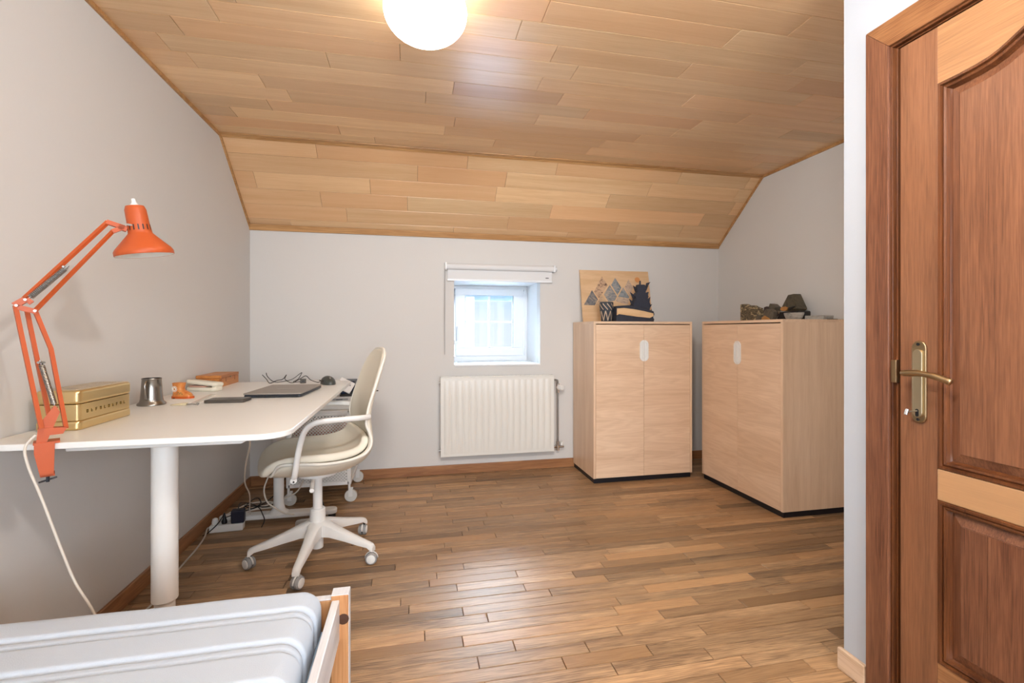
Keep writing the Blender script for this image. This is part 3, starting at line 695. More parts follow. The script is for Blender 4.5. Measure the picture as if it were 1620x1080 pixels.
def spring(s0, z0, s1, z1, o, name='spring'):
    p0, p1 = Q(s0, z0, o), Q(s1, z1, o); d = (p1 - p0); ln = d.length; d.normalize(); u = d.cross(n_).normalized(); pts = []
    T = 26
    for i in range(T * 8 + 1):
        a = 2 * PI * i / 8; pts.append(p0 + d * (ln * i / (T * 8)) + (u * math.cos(a) + n_ * math.sin(a)) * .0048)
    b = MB().tube(pts, .0021, 4); b.cyl(p0 - d * .012, p0, .0015, n=6).cyl(p1, p1 + d * .012, .0015, n=6)
    b.build(name, M_steel, la, smooth=60)
spring(-.026, 1.216, .040, 1.297, -.012); spring(-.026, 1.216, .040, 1.297, .012)
spring(-.006, 1.036, .018, .928, -.006); spring(-.006, 1.036, .018, .928, .008)
MB().tube([Q(-.012, 1.042, -.014), Q(-.001, 1.040, .016)], .0035, 6).build('spring_pin', M_steel, la)
MB().tube([Q(.036, 1.301, -.018), Q(.044, 1.300, .018)], .003, 6).build('spring_pin', M_steel, la)
b = MB()
for (p0, p1, w) in (((.126, 1.440), (.166, 1.429), .0062), ((.139, 1.414), (.160, 1.427), .0058), ((.152, 1.431), (.172, 1.425), .0075)):
    d = Vector((p1[0] - p0[0], p1[1] - p0[1])).normalized(); q_ = Vector((-d.y, d.x)) * w
    b.hull([Q(p[0] + k * q_.x, p[1] + k * q_.y, o) for p in (p0, p1) for k in (-1, 1) for o in (-.0075, .0075)])
b.build('head_plate', M_orange, la, smooth=0)
MB().cyl(Q(.166, 1.428, 0), Q(.200, 1.424, 0), .006, n=12).tube([Q(.172, 1.438, -.012), Q(.186, 1.436, -.02)], .004, 8).build('head_joint', M_chrome, la)
# shade: revolved, tilted about 9 degrees
ax0, ax1 = Q(.2145, 1.353), Q(.1885, 1.505); axd = (ax1 - ax0).normalized()
M3 = Vector((0, 0, 1)).rotation_difference(axd).to_matrix()
prof = [(.0725, 0), (.0735, .002), (.0735, .012), (.069, .020), (.0345, .060), (.0300, .0655), (.0295, .070), (.0275, .098), (.0265, .135), (.0235, .144), (.0225, .146), (.004, .146)]
sh = MB().lathe(prof, 48, ax0, M=M3, cap=False).build('lamp_shade', M_orange, la, smooth=35)
MB().lathe([(.0722, .0005), (.066, .018), (.033, .058), (.027, .066), (.026, .13), (.0003, .131)], 40, ax0, M=M3, cap=False).build('shade_lining', mat('white_lining', (235, 233, 226), .4), sh)
b = MB()
for i in range(16):
    a = 2 * PI * i / 16; c, s_ = math.cos(a), math.sin(a); vs = []
    for (r, z) in ((.0299, .074), (.0294, .090)):
        for da in (-.055, .055):
            vs.append(M3 @ Vector((r * math.cos(a + da), r * math.sin(a + da), z)) + ax0)
    b.add(vs, [(0, 1, 3, 2)])
b.build('vent_slots', M_black, sh, smooth=0)
MB().lathe([(.0115, .144), (.011, .150), (.006, .156), (.0045, .168), (.0003, .169)], 16, ax0, M=M3).build('switch', M_white, sh)
MB().lathe([(.0003, .028), (.018, .034), (.026, .055), (.020, .075), (.012, .09), (.012, .11)], 24, ax0, M=M3, cap=False).build('bulb', mat('bulb_glass', (235, 235, 230), .2), sh)
cab = spline([(-.962, 1.452, .850), (-.975, 1.437, .822), (-.965, 1.431, .775), (-.935, 1.43, .69), (-.885, 1.425, .545), (-.855, 1.425, .46), (-.80, 1.41, .37), (-.775, 1.40, .25), (-.79, 1.42, .08), (-.86, 1.50, .008), (-1.02, 1.60, .006), (-1.10, 1.75, .006)], 8)
MB().tube([Vector(p) - LO for p in cab], .0032, 8).build('lamp_cable', M_cabw, la)

# ------------------------------------------------------------------ things on the desk
tn = thing('bread_tin', 'gold tin box with a raised lid near the orange lamp', 'tin', (-1.068, 1.832, DZ))
def rtin(x, y, z0, z1, r, name, m, par, bev=.004, seg=3):
    return MB().prism(rrect(-x, x, -y, y, r, 6), z0, z1).build(name, m, par, smooth=40, bevel=bev, seg=seg)
rtin(.060, .139, .000, .030, .016, 'tin_base', M_gold, tn, .007)
rtin(.058, .137, .030, .080, .014, 'tin_body', M_gold, tn, .001)
ld = rtin(.0605, .1395, .0805, .124, .018, 'lid', M_gold, tn, .009, 4)
MB().prism(rrect(-.047, .047, -.124, .124, .012, 5), .1235, .1255).build('printed_top', speckle('tin_print', [(150, 140, 124), (196, 186, 168), (170, 150, 110)], 60, .5), ld, smooth=0, bevel=.0008)
b = MB()
for i in range(10):
    y = -.098 + .0215 * i; k = i % 5
    b.box(.0575, .0590, y - .0045, y - .0025, .050, .060)
    if k in (0, 2, 3): b.box(.0575, .0590, y - .0045, y + .003, .058, .060)
    if k in (0, 1, 4): b.box(.0575, .0590, y - .0045, y + .003, .050, .052)
    if k in (1, 2): b.box(.0575, .0590, y - .0025, y + .002, .054, .056)
    if k in (0, 3): b.box(.0575, .0590, y + .001, y + .003, .050, .060)
b.build('embossed_letters', mat('tin_emboss', (120, 96, 44), .4, 1.0), tn, smooth=0)

tk = thing('tankard', 'grey pewter tankard with a flared foot', 'mug', (-1.068, 2.228, DZ), math.radians(-86)); tk.scale = (.9, .9, .9)
MB().lathe([(.0003, .004), (.052, .004), (.0545, .0), (.056, .002), (.055, .008), (.047, .016), (.0455, .021), (.0435, .030), (.040, .080), (.0375, .118), (.0395, .121), (.0385, .124), (.036, .1235), (.0385, .08), (.042, .03), (.040, .012), (.0003, .011)], 40, cap=False).build('cup', M_pewter, tk, smooth=40)
MB().tube(spline([(.039, 0, .108), (.056, 0, .113), (.068, 0, .102), (.070, 0, .08), (.064, 0, .052), (.055, 0, .034), (.046, 0, .030)], 6), .0055, 10, flat=.7).build('handle', M_pewter, tk)

bt = thing('ceramic_boot', 'small orange ceramic ankle boot with painted flowers', 'ornament', (-1.038, 2.415, DZ), math.radians(-20)); bt.scale = (1.08,) * 3
M_boot = speckle('boot_glaze', [(196, 106, 48), (212, 138, 74), (222, 158, 96)], 18, .3)
rows = []
for (z, x0, x1, w) in ((.000, -.036, .050, .020), (.006, -.037, .052, .022), (.014, -.036, .050, .021), (.022, -.034, .044, .020), (.030, -.033, .024, .019), (.036, -.033, .012, .018), (.046, -.033, .010, .018), (.060, -.035, .014, .0195), (.066, -.0355, .015, .020)):
    cx, hx = (x0 + x1) / 2, (x1 - x0) / 2
    rows.append([(cx + hx * math.copysign(abs(math.cos(2 * PI * j / 28)) ** .8, math.cos(2 * PI * j / 28)), w * math.copysign(abs(math.sin(2 * PI * j / 28)) ** .8, math.sin(2 * PI * j / 28)), z) for j in range(28)])
inner = [[(x * .86 - .002, y * .8, z) for (x, y, z) in rows[-1]], [(x * .8 - .003, y * .75, .03) for (x, y, z) in rows[-1]]]
b = MB().grid(rows + inner, closed_u=True); b.add(rows[0], [tuple(range(28))]); b.add(inner[-1], [tuple(range(28))])
b.build('boot_body', M_boot, bt, smooth=60)
srow = [[(x * 1.06, y * 1.1, z) for (x, y, _) in rows[1]] for z in (0.0, .010)]
b = MB().grid(srow, closed_u=True); b.add(srow[0], [tuple(range(28))]); b.add(srow[1], [tuple(range(28))]); b.build('sole', mat('boot_sole', (196, 88, 24), .4), bt, smooth=40)
MB().box(-.016, -.008, -.026, .026, -.0005, .005).build('heel_notch', mat('boot_dark', (90, 40, 16), .6), bt, smooth=0)
b = MB()
for i in range(12):
    a = 2 * PI * i / 12; c = Vector((-.014, -.0205, .041)); 
    for r in (.006, .011):
        p = c + Vector((math.cos(a + r * 40) * r, .0008 * (r > .008), math.sin(a + r * 40) * r)); b.lathe([(.0003, -.002), (.0026, 0), (.0003, .002)], 6, p)
b.build('painted_petals', mat('petal_white', (244, 238, 226), .5), bt, smooth=180)
b = MB()
for (x, z) in ((.010, .022), (.016, .026), (.004, .028), (.022, .020), (-.002, .020)): b.lathe([(.0003, -.002), (.003, 0), (.0003, .002)], 7, (x, -.0205, z))
b.build('painted_leaves', mat('leaf_green', (128, 132, 70), .5), bt, smooth=180)

gc = thing('glasses_case', 'cream clamshell case standing slightly open in front of the wooden box', 'case', (-1.055, 2.705, DZ), math.radians(-22))
M_cream = mat('cream_leatherette', (224, 218, 200), .5, bump=.1, bscale=300)
MB().prism(rrect(-.088, .088, -.034, .034, .022, 6), 0, .020).build('case_base', M_cream, gc, smooth=40, bevel=.007, seg=3)
MB().box(-.066, .03, -.032, .02, .019, .028).build('folded_cloth', mat('dusty_pink', (190, 150, 132), .9), gc, smooth=0, bevel=.003)
lid = MB().prism(rrect(-.090, .090, -.036, .036, .022, 6), 0, .022).build('lid', M_cream, gc, smooth=40, bevel=.009, seg=3, loc=(0, 0, .029)); lid.rotation_euler = (math.radians(-5), math.radians(4), 0)
MB().box(.060, .086, -.022, .022, .012, .040).build('clasp', M_cream, gc, smooth=0, bevel=.004)

bx = thing('wooden_box', 'flat honey-coloured wooden box with dovetailed corners near the wall', 'box', (-1.094, 2.985, DZ), 0)
M_box = wood('honey_wood', (176, 104, 46), (206, 138, 72), 'y', 1.6, .4, .2, rings=.15, pore=.25, stretch=14)
MB().box(-.062, .062, -.132, .132, 0, .046).build('box_body', M_box, bx, smooth=0, bevel=.0015)
l2 = MB().box(-.063, .063, -.133, .133, .0475, .064).build('lid', M_box, bx, smooth=0, bevel=.0015, tint=(-.15, 0, .3))
b = MB()
for i in range(5): b.box(.052, .0626, -.1326, -.122, .004 + i * .0085, .008 + i * .0085)
b.build('dovetails', mat('end_grain', (132, 72, 28), .6), bx, smooth=0)
for y in (-.065, .068): MB().box(.062, .0635, y - .005, y + .005, .024, .048).build('batten', mat('batten_brown', (150, 88, 40), .5), bx, smooth=0)
MB().cyl((.062, 0, .048), (.066, 0, .048), .006, n=12).build('clasp', M_brass, bx)

pp = tag(MB().prism([(-1.07, 2.33), (-.96, 2.19), (-.80, 2.33), (-.93, 2.52), (-1.05, 2.50)], DZ + .0002, DZ + .0012).build('paper_sheet', mat('paper_white', (238, 236, 230), .8), smooth=0), 'white paper sheet lying in front of the orange boot', 'paper')
rl = MB().prism([(-.150, -.014), (.150, -.014), (.150, .014), (-.150, .014)], 0, .002).build('ruler', mat('clear_plastic', (226, 222, 214), .2), smooth=0, loc=(-.925, 2.375, DZ + .0013)); rl.rotation_euler = (0, 0, math.radians(97)); tag(rl, 'clear plastic ruler lying on the white paper', 'ruler')
MB().box(-.145, .145, .004, .0125, .002, .0023).build('graduation_strip', mat('ruler_pink', (206, 188, 178), .5), rl, smooth=0)
ke = thing('letter_opener', 'small ivory-handled letter opener on the desk before the ruler', 'knife', (-.925, 2.183, DZ), math.radians(-8))
MB().hull([(x, y, z) for (x, w, h) in ((-.058, .002, .003), (-.04, .008, .006), (-.01, .010, .010), (.008, .009, .010)) for y in (-w, w) for z in (.0005, h)]).build('grip', mat('ivory', (206, 192, 158), .5, var=.2, vscale=90), ke, smooth=40, bevel=.001)
MB().tube([(.008, 0, .004), (.030, 0, .005), (.044, 0, .004)], [.0035, .0025, .0028], 8).lathe([(.0003, -.006), (.0055, -.002), (.0055, .002), (.0003, .006)], 10, (.050, 0, .006)).build('shank', M_steel, ke)

ph = thing('smartphone', 'dark smartphone in a grey-brown case lying flat on the desk before the laptop', 'phone', (-.790, 2.262, DZ), math.radians(-3))
MB().prism(rrect(-.081, .081, -.046, .046, .012, 5), 0, .0125).build('case_body', mat('phone_case', (70, 64, 58), .5), ph, smooth=40, bevel=.003, seg=3)
MB().prism(rrect(-.075, .075, -.041, .041, .009, 5), .0124, .0135).build('screen', mat('phone_glass', (58, 54, 50), .25), ph, smooth=40)

lp = thing('laptop', 'closed grey laptop near the far end of the desk', 'laptop', (-.622, 2.525, DZ), math.radians(-4))
MB().prism(rrect(-.126, .126, -.180, .180, .012, 5), .003, .0135).build('base', mat('laptop_base', (52, 56, 66), .4, .4), lp, smooth=40, bevel=.003)
ll = MB().prism(rrect(-.128, .128, -.183, .183, .012, 5), .0150, .0215).build('lid', M_grey, lp, smooth=40, bevel=.0018)
MB().box(-.040, .040, -.008, .006, .0214, .0218).build('lid_mark', mat('lid_mark', (146, 140, 132), .3, .8), ll, smooth=0)
b = MB()
for i in range(10):
    x = -.070 + i * .0088 + (.006 if i > 4 else 0); b.box(x, x + .006, -.1806, -.179, .005, .0105)
b.build('air_vents', M_black, lp, smooth=0)
MB().box(.030, .115, -.1806, -.179, .006, .010).build('side_port', M_black, lp, smooth=0)
for (x, y) in ((-.1, -.15), (.1, -.15), (-.1, .15), (.1, .15)): MB().cyl((x, y, 0), (x, y, .0035), .007, n=10).build('rubber_foot', M_black, lp)

ms = thing('mouse', 'dark grey computer mouse beside the laptop', 'mouse', (-.483, 2.885, DZ), math.radians(-62)); ms.scale = (1.15,) * 3
rows = []
for i in range(11):
    t = i / 10; x = -.056 + .112 * t; w = .034 * (max(.02, math.sin(PI * min(.985, max(.015, t)))) ** .45); h = .036 * (max(.03, math.sin(PI * (t ** .85) * .96 + .03)) ** .7) + .004
    rows.append([(x, w * math.cos(PI * j / 12), .002 + h * math.sin(PI * j / 12) ** .8) for j in range(13)])
b = MB().grid(rows); b.add(rows[0], [tuple(range(13))]); b.add(rows[-1], [tuple(range(13))]); b.grid([[r[0], r[-1]] for r in rows])
b.build('shell', mat('mouse_grey', (62, 66, 62), .4), ms, smooth=60)
MB().cyl((.028, -.004, .031), (.028, .004, .031), .008, n=14).build('scroll_wheel', M_steel, ms)
MB().box(-.03, .02, -.0345, -.030, .016, .022).build('thumb_button', M_black, ms, smooth=0, bevel=.001)

def cable(name, label, pts, r, m, cat='cable', n=8, group=None):
    return tag(MB().tube(spline(pts, n), r, 6).build(name, m), label, cat, group)
z = DZ + .003
cable('dark_cable', 'thin dark wire tangled behind the closed laptop', [(-.875, 3.03, z + .045), (-.85, 3.02, z + .02), (-.82, 2.98, z), (-.79, 3.0, z + .012), (-.75, 2.98, z + .022), (-.735, 3.0, z + .045), (-.74, 2.99, z + .02), (-.70, 2.98, z), (-.66, 3.0, z + .02), (-.625, 2.99, z + .038), (-.60, 3.0, z + .012), (-.56, 2.98, z), (-.55, 3.0, z)], .0022, M_cabb)
cable('dark_cable', 'second thin dark wire looping behind the laptop lid', [(-.86, 3.05, z + .055), (-.845, 3.035, z + .03), (-.80, 3.02, z + .002), (-.72, 3.04, z + .012), (-.665, 3.03, z + .05), (-.655, 3.02, z + .052), (-.67, 3.0, z + .02), (-.70, 3.02, z), (-.64, 3.05, z)], .002, M_cabb)
ad = thing('usb_adapter', 'small dark plug adapter among the wires behind the laptop', 'adapter', (-.635, 2.965, DZ), .2)
MB().box(-.016, .016, -.012, .012, 0, .026).build('adapter_body', mat('adapter_grey', (70, 66, 60), .5), ad, smooth=0, bevel=.003)
MB().box(-.007, .007, -.0125, -.010, .008, .018).build('socket', M_black, ad, smooth=0)

# ------------------------------------------------------------------ office chair
CX, CY, CA = -.468, 2.503, math.radians(197)          # local +x = the way the chair faces
ch = thing('office_chair', 'ecru upholstered swivel chair with white armrests, pushed towards the desk', 'chair', (CX, CY, 0), CA)
rowsd = [  # centre (x, z), rim (x, z), half width
    ((.230, .458), (.208, .480), .166), ((.196, .452), (.182, .528), .210), ((.11, .442), (.11, .532), .238), ((0, .434), (-.01, .522), .250),
    ((-.10, .442), (-.115, .528), .252), ((-.185, .474), (-.185, .550), .248), ((-.235, .525), (-.212, .592), .238), ((-.240, .60), (-.207, .638), .226),
    ((-.228, .69), (-.193, .684), .214), ((-.236, .775), (-.206, .757), .208), ((-.262, .875), (-.236, .850), .204), ((-.292, .965), (-.270, .945), .190), ((-.308, 1.012), (-.296, 1.000), .150), ((-.314, 1.035), (-.308, 1.030), .085)]
NJ = 13
def shell_rows(inset=0.0, push=0.0, rows_=None):
    out = []
    for (c, r, w) in (rows_ or rowsd):
        row = []
        for j in range(NJ):
            s = -1 + 2 * j / (NJ - 1); a = abs(s); k = a ** 2.6
            x = c[0] + (r[0] - c[0]) * k; z_ = c[1] + (r[1] - c[1]) * k
            row.append((x, w * math.copysign(a ** .86, s), z_))
        out.append(row)
    return out
MB().grid(shell_rows()).build('shell', M_fabric, ch, smooth=180, solid=.022, sub=2, off=0)
# welt around the rim
sr = shell_rows(); rim = [r[0] for r in sr] + sr[-1][1:-1] + [r[-1] for r in sr[::-1]] + sr[0][1:-1][::-1]
MB().tube(spline(rim + [rim[0]], 4), .0075, 8).build('welt', mat('welt_cloth', (226, 222, 212), .8), ch, smooth=180)
# seat pad: padded cushion inside the bowl
pad = [((.240, .447), (.219, .473), .171), ((.218, .500), (.200, .520), .210), ((.11, .503), (.11, .534), .228), ((0, .496), (-.01, .526), .240), ((-.10, .500), (-.113, .532), .242), ((-.172, .524), (-.180, .553), .238), ((-.216, .566), (-.204, .588), .229), ((-.230, .612), (-.207, .624), .212)]
MB().grid(shell_rows(rows_=pad)).build('seat_cushion', M_fabric, ch, smooth=180, solid=.040, sub=2, off=-1)
for s in (-1, 1):
    y = s * .268
    pts = spline([(.128, s * .244, .470), (.122, y, .505), (.108, y, .60), (.088, y, .675), (.060, y, .708), (.018, y, .720), (-.08, y, .722), (-.16, y * .96, .720), (-.205, s * .225, .716)], 6)
    am = MB().tube(pts, [.0135] * len(pts), 12, flat=.75).build('armrest', M_wmet, ch, smooth=60)
    MB().cyl((.128, s * .232, .470), (.128, s * .262, .470), .014, n=16).build('arm_mount', M_wmet, am)
    MB().cyl((.128, s * .262, .465), (.128, s * .2645, .465), .004, n=10).build('screw', M_black, am)
MB().lathe([(.10, .440), (.095, .416), (.03, .404), (.03, .392), (.0003, .392)], 24).build('seat_plate', M_wmet, ch, smooth=40)
MB().cyl((.02, .0, .412), (.05, .22, .402), .008, .010, 12).build('height_lever', M_wmet, ch)
MB().cyl((0, 0, .19), (0, 0, .415), .0225, n=24).build('gas_lift', M_wmet, ch, bevel=.002)
MB().lathe([(.0305, .245), (.036, .24), (.039, .17), (.042, .135), (.0003, .135)], 28).build('hub_sleeve', M_wmet, ch, smooth=40)
MB().cyl((0, 0, .045), (0, 0, .14), .027, .028, 24).build('column_foot', M_wmet, ch, bevel=.003)
base_a = [math.radians(a) - CA for a in (191.5, 263.5, 335.5, 47.5, 119.5)]
cast_dir = [.6, 2.4, 1.2, -.4, 2.0]
for a, cdir in zip(base_a, cast_dir):
    d = Vector((math.cos(a), math.sin(a), 0)); n = Vector((-d.y, d.x, 0)); b = MB(); rows = []
    for (r, zt, zb, w) in ((.0, .185, .118, .040), (.04, .182, .114, .036), (.08, .170, .112, .026), (.16, .140, .098, .021), (.23, .116, .084, .018), (.280, .100, .076, .0165), (.300, .092, .060, .0155), (.308, .082, .058, .015)):
        c = d * r
        rows.append([c + n * (w * q) + Vector((0, 0, zz)) for (q, zz) in ((-1, zb), (-1, zt - .008), (-.6, zt), (.6, zt), (1, zt - .008), (1, zb))])
    b.grid([r + [r[0]] for r in rows]); b.add(rows[-1], [tuple(range(6))]); b.add(rows[0], [tuple(range(6))])
    lg = b.build('base_leg', M_wmet, ch, smooth=50)
    p = d * .297
    MB().cyl(p + Vector((0, 0, .045)), p + Vector((0, 0, .066)), .006, n=10).build('caster_stem', M_black, lg)
    f = Vector((math.cos(cdir), math.sin(cdir), 0)); q = p + f * .006
    for s in (-1, 1):
        m3 = Vector((0, 0, 1)).rotation_difference(f * s).to_matrix()
        MB().lathe([(.0275, .004), (.0275, .016), (.025, .019), (.0003, .019)], 24, q + Vector((0, 0, .0275)), M=m3).build('caster_tyre', M_rubber, lg, smooth=40)
        MB().lathe([(.021, .018), (.0205, .0215), (.017, .023), (.0003, .0235)], 20, q + Vector((0, 0, .0275)), M=m3).build('caster_cap', M_wmet, lg, smooth=50)
    up3 = Vector((0, 0, 1)); b = MB(); rr_ = []
    for i in range(9):
        t = PI * i / 8; r = .0300
        v = f.cross(up3) * (math.cos(t) * r) + up3 * (math.sin(t) * r)
        rr_.append([q + v + f * w_ + Vector((0, 0, .0275)) for w_ in (-.004, .004)])
    b.grid(rr_); b.build('caster_hood', M_wmet, lg, smooth=60, solid=.002)

# ------------------------------------------------------------------ perforated utility cart with printer
X0, X1, Y0c, Y1c = -.80, -.402, 3.255, 3.69
uc = thing('utility_cart', 'white perforated steel cart on casters behind the office chair', 'cart', ((X0 + X1) / 2, (Y0c + Y1c) / 2, 0))
hw, hd = (X1 - X0) / 2, (Y1c - Y0c) / 2
for sx_ in (-1, 1):
    for sy_ in (-1, 1):
        x, y = sx_ * (hw - .012), sy_ * (hd - .012)
        MB().box(x - .012, x + .012, y - .012, y + .012, .115, .605).build('post', M_wmet, uc, smooth=0, bevel=.003)
        k = MB().cyl((x, y, .085), (x, y, .118), .008, n=10).box(x - .004, x + .022, y - .016, y - .013, .035, .09).box(x - .004, x + .022, y + .013, y + .016, .035, .09).build('caster', M_wmet, uc, smooth=30)
        MB().lathe([(.038, -.011), (.040, -.008), (.040, .008), (.038, .011), (.012, .011), (.010, .013), (.0003, .013)], 24, (x + .010, y, .040), M=Matrix.Rotation(PI / 2, 3, 'X')).build('caster_wheel', mat('caster_grey', (214, 212, 206), .4) if 'caster_grey' not in bpy.data.materials else bpy.data.materials['caster_grey'], k, smooth=40)
for z in (.115, .425):
    MB().box(-hw + .01, hw - .01, -hd + .01, hd - .01, z, z + .004).build('shelf', M_wmet, uc, smooth=0)
    b = MB()
    for s in (-1, 1): b.box(-hw + .012, hw - .012, s * (hd - .006) - .006, s * (hd - .006) + .006, z, z + .022)
    for s in (-1, 1): b.box(s * (hw - .006) - .006, s * (hw - .006) + .006, -hd + .012, hd - .012, z, z + .022)
    b.build('shelf_rim', M_wmet, uc, smooth=0, bevel=.002)
for (z0, z1) in ((.137, .40), (.447, .575)):
    MB().box(-hw + .024, hw - .024, -hd + .004, -hd + .0055, z0, z1).build('perforated_front', M_perf, uc, smooth=0)
    MB().box(-hw + .024, hw - .024, -hd, -hd + .012, z1, z1 + .014).build('front_rail', M_wmet, uc, smooth=0, bevel=.003)
    MB().box(-hw + .024, hw - .024, hd - .0055, hd - .004, z0, z1).build('perforated_rear', M_perf, uc, smooth=0)
MB().tube([(hw - .004, -hd + .02, .60), (hw + .03, -hd + .02, .59), (hw + .03, hd - .02, .59), (hw - .004, hd - .02, .60)], .006, 8).build('push_handle', M_wmet, uc)
MB().box(-hw, hw, -hd, hd, .588, .606).build('top_tray', M_wmet, uc, smooth=0, bevel=.003)
fo = thing('folder_stack', 'reddish folders seen through the holes of the upper cart basket', 'folders', (-.60, 3.42, .4295))
for i, c in enumerate(((176, 76, 62), (206, 150, 130), (196, 188, 176))):
    MB().box(-.165, .165 - .02 * i, -.13, .12, i * .036, i * .036 + .034).build('folder', mat('folder_%s' % 'abc'[i], c, .7), fo, smooth=0, bevel=.002)
MB().box(-.15, .15, -.14, .14, 0, .12).build('box', mat('drawer_grey', (196, 194, 190), .6), None, smooth=0, bevel=.004, loc=(-.60, 3.46, .1195))
tag(bpy.data.objects['box'], 'plain grey carton inside the lower cart basket', 'box')
pr = thing('printer', 'white compact printer with an open dark paper slot on the cart', 'printer', (-.625, 3.45, .6065))
MB().box(-.172, .232, -.165, .17, 0, .048).build('paper_tray', M_white, pr, smooth=0, bevel=.006)
MB().box(-.168, .226, -.160, .165, .052, .088).build('lower_body', M_white, pr, smooth=0, bevel=.006)
MB().box(-.165, .146, -.156, .165, .088, .172).build('body', mat('printer_white', (216, 216, 214), .45), pr, smooth=0, bevel=.006)
MB().box(.146, .224, .00, .165, .088, .172).build('rear_body', mat('printer_dark', (34, 38, 52), .4), pr, smooth=0, bevel=.004)
MB().box(.148, .232, -.17, .02, .0885, .098).build('output_tray', M_black, pr, smooth=0, bevel=.002)
MB().box(.150, .175, -.12, .0, .098, .125).build('ink_carriage', mat('carriage_blue', (30, 44, 78), .35), pr, smooth=0, bevel=.003)
MB().box(.10, .20, -.1615, -.159, .062, .072).build('name_plate', mat('plate_grey', (170, 172, 176), .4), pr, smooth=0)
MB().box(.125, .165, -.1625, -.1605, .064, .069).build('logo_mark', mat('mark_dark', (70, 76, 84), .5), pr, smooth=0)
cp = MB().box(-.055, .045, -.004, .004, -.045, .038).build('control_panel', mat('panel_white', (226, 224, 222), .4), pr, smooth=0, bevel=.003, loc=(.185, -.12, .155)); cp.rotation_euler = (math.radians(-28), math.radians(28), 0)
MB().box(-.028, .026, -.0055, -.0035, .004, .014).build('display', mat('display_grey', (150, 150, 152), .3), cp, smooth=0)
MB().box(.232, .385, -.03, -.010, .099, .106).build('tray_extension', mat('tray_dark', (66, 56, 50), .5), pr, smooth=0, bevel=.002)

# ------------------------------------------------------------------ power strip, adapters and cables
ps = thing('power_strip', 'white power strip on the floor under the far desk foot', 'power strip', (-1.03, 2.935, 0), math.radians(3))
MB().box(-.085, .085, -.026, .026, 0, .040).build('strip_body', M_white, ps, smooth=0, bevel=.006, seg=3)
for x in (-.052, .0, .052): MB().cyl((x, 0, .0395), (x, 0, .0405), .018, n=20).build('socket', mat('socket_grey', (214, 212, 206), .5) if 'socket_grey' not in bpy.data.materials else bpy.data.materials['socket_grey'], ps)
MB().tube(spline([(-.085, 0, .02), (-.10, 0, .02), (-.085, -.09, .006), (-.075, -.25, .005), (-.075, -.48, .005), (-.06, -.70, .005), (-.065, -.80, .005), (-.09, -1.05, .005)], 8), .0042, 8).build('flex', M_cabw, ps)
pa = thing('power_adapter', 'dark navy power brick standing on the white power strip', 'adapter', (-.975, 2.940, .0408), math.radians(6))
MB().box(-.034, .034, -.022, .022, 0, .072).build('brick_body', mat('navy_plastic', (22, 24, 44), .45), pa, smooth=0, bevel=.006, seg=3)
pg = thing('plug', 'black plug in the white power strip', 'plug', (-1.045, 2.935, .0408))
MB().lathe([(.014, 0), (.015, .012), (.010, .026), (.006, .046), (.004, .058), (.0003, .058)], 14).build('plug_body', M_black, pg, smooth=40)
wp = thing('white_plug', 'white plug at the wall end of the power strip', 'plug', (-1.092, 2.934, .0408))
MB().lathe([(.016, 0), (.017, .012), (.013, .03), (.005, .034), (.0003, .034)], 16).build('plug_body', M_white, wp, smooth=40)
cable('white_cable', 'white cable looping down just before the far desk leg', [(-.770, 2.90, .42), (-.798, 2.90, .323), (-.828, 2.90, .231), (-.812, 2.90, .158), (-.775, 2.915, .115), (-.73, 2.94, .07), (-.68, 2.95, .056)], .0042, M_cabw)
cable('white_cable', 'white cable coiled in a flat loop behind the power strip', [(-1.10, 3.02, .03), (-1.06, 3.09, .05), (-.98, 3.13, .075), (-.88, 3.12, .085), (-.80, 3.11, .070), (-.82, 3.10, .055), (-.92, 3.10, .05), (-1.03, 3.06, .04), (-1.09, 3.0, .02), (-1.06, 2.975, .02), (-.98, 3.02, .06), (-.88, 3.09, .07), (-.78, 3.10, .10), (-.70, 3.10, .14), (-.66, 3.09, .21)], .004, M_cabw)
cable('white_cable', 'second white cable looping through the heap by the power strip', [(-1.11, 3.04, .02), (-1.04, 3.11, .03), (-.94, 3.15, .05), (-.84, 3.13, .045), (-.80, 3.12, .02), (-.88, 3.11, .012), (-1.0, 3.09, .010), (-1.09, 3.06, .010)], .0038, M_cabw)
cable('black_cable', 'black cable crossing the heap above the desk foot', [(-1.045, 2.935, .098), (-1.06, 2.97, .06), (-.98, 3.00, .075), (-.90, 3.02, .09), (-.84, 3.07, .12), (-.80, 3.09, .16), (-.77, 3.10, .22), (-.74, 3.12, .30)], .003, M_cabb)
cable('black_cable', 'black cable rising from the navy power brick', [(-.975, 2.94, .112), (-.97, 2.96, .14), (-.93, 3.00, .12), (-.89, 3.02, .085), (-.86, 2.98, .062), (-.845, 2.965, .030), (-.85, 2.93, .004)], .003, M_cabb)
cable('black_cable', 'black cable tangled in small loops above the brick', [(-.99, 3.0, .075), (-.94, 3.05, .12), (-.90, 3.03, .14), (-.89, 3.05, .10), (-.94, 3.06, .07), (-.97, 3.03, .10), (-.92, 3.04, .09), (-.86, 3.06, .075), (-.80, 3.11, .08)], .003, M_cabb)
cable('black_cable', 'black cable dangling from the cart in front of its lower basket', [(-.66, 3.10, .50), (-.66, 3.10, .36), (-.64, 3.10, .28), (-.62, 3.11, .21), (-.565, 3.11, .10), (-.545, 3.10, .03), (-.58, 3.10, .006)], .003, M_cabb)
cable('black_cable', 'black cable running along the skirting to the plug', [(-1.045, 2.935, .095), (-1.07, 2.91, .05), (-1.11, 2.89, .012), (-1.13, 2.87, .004)], .003, M_cabb)

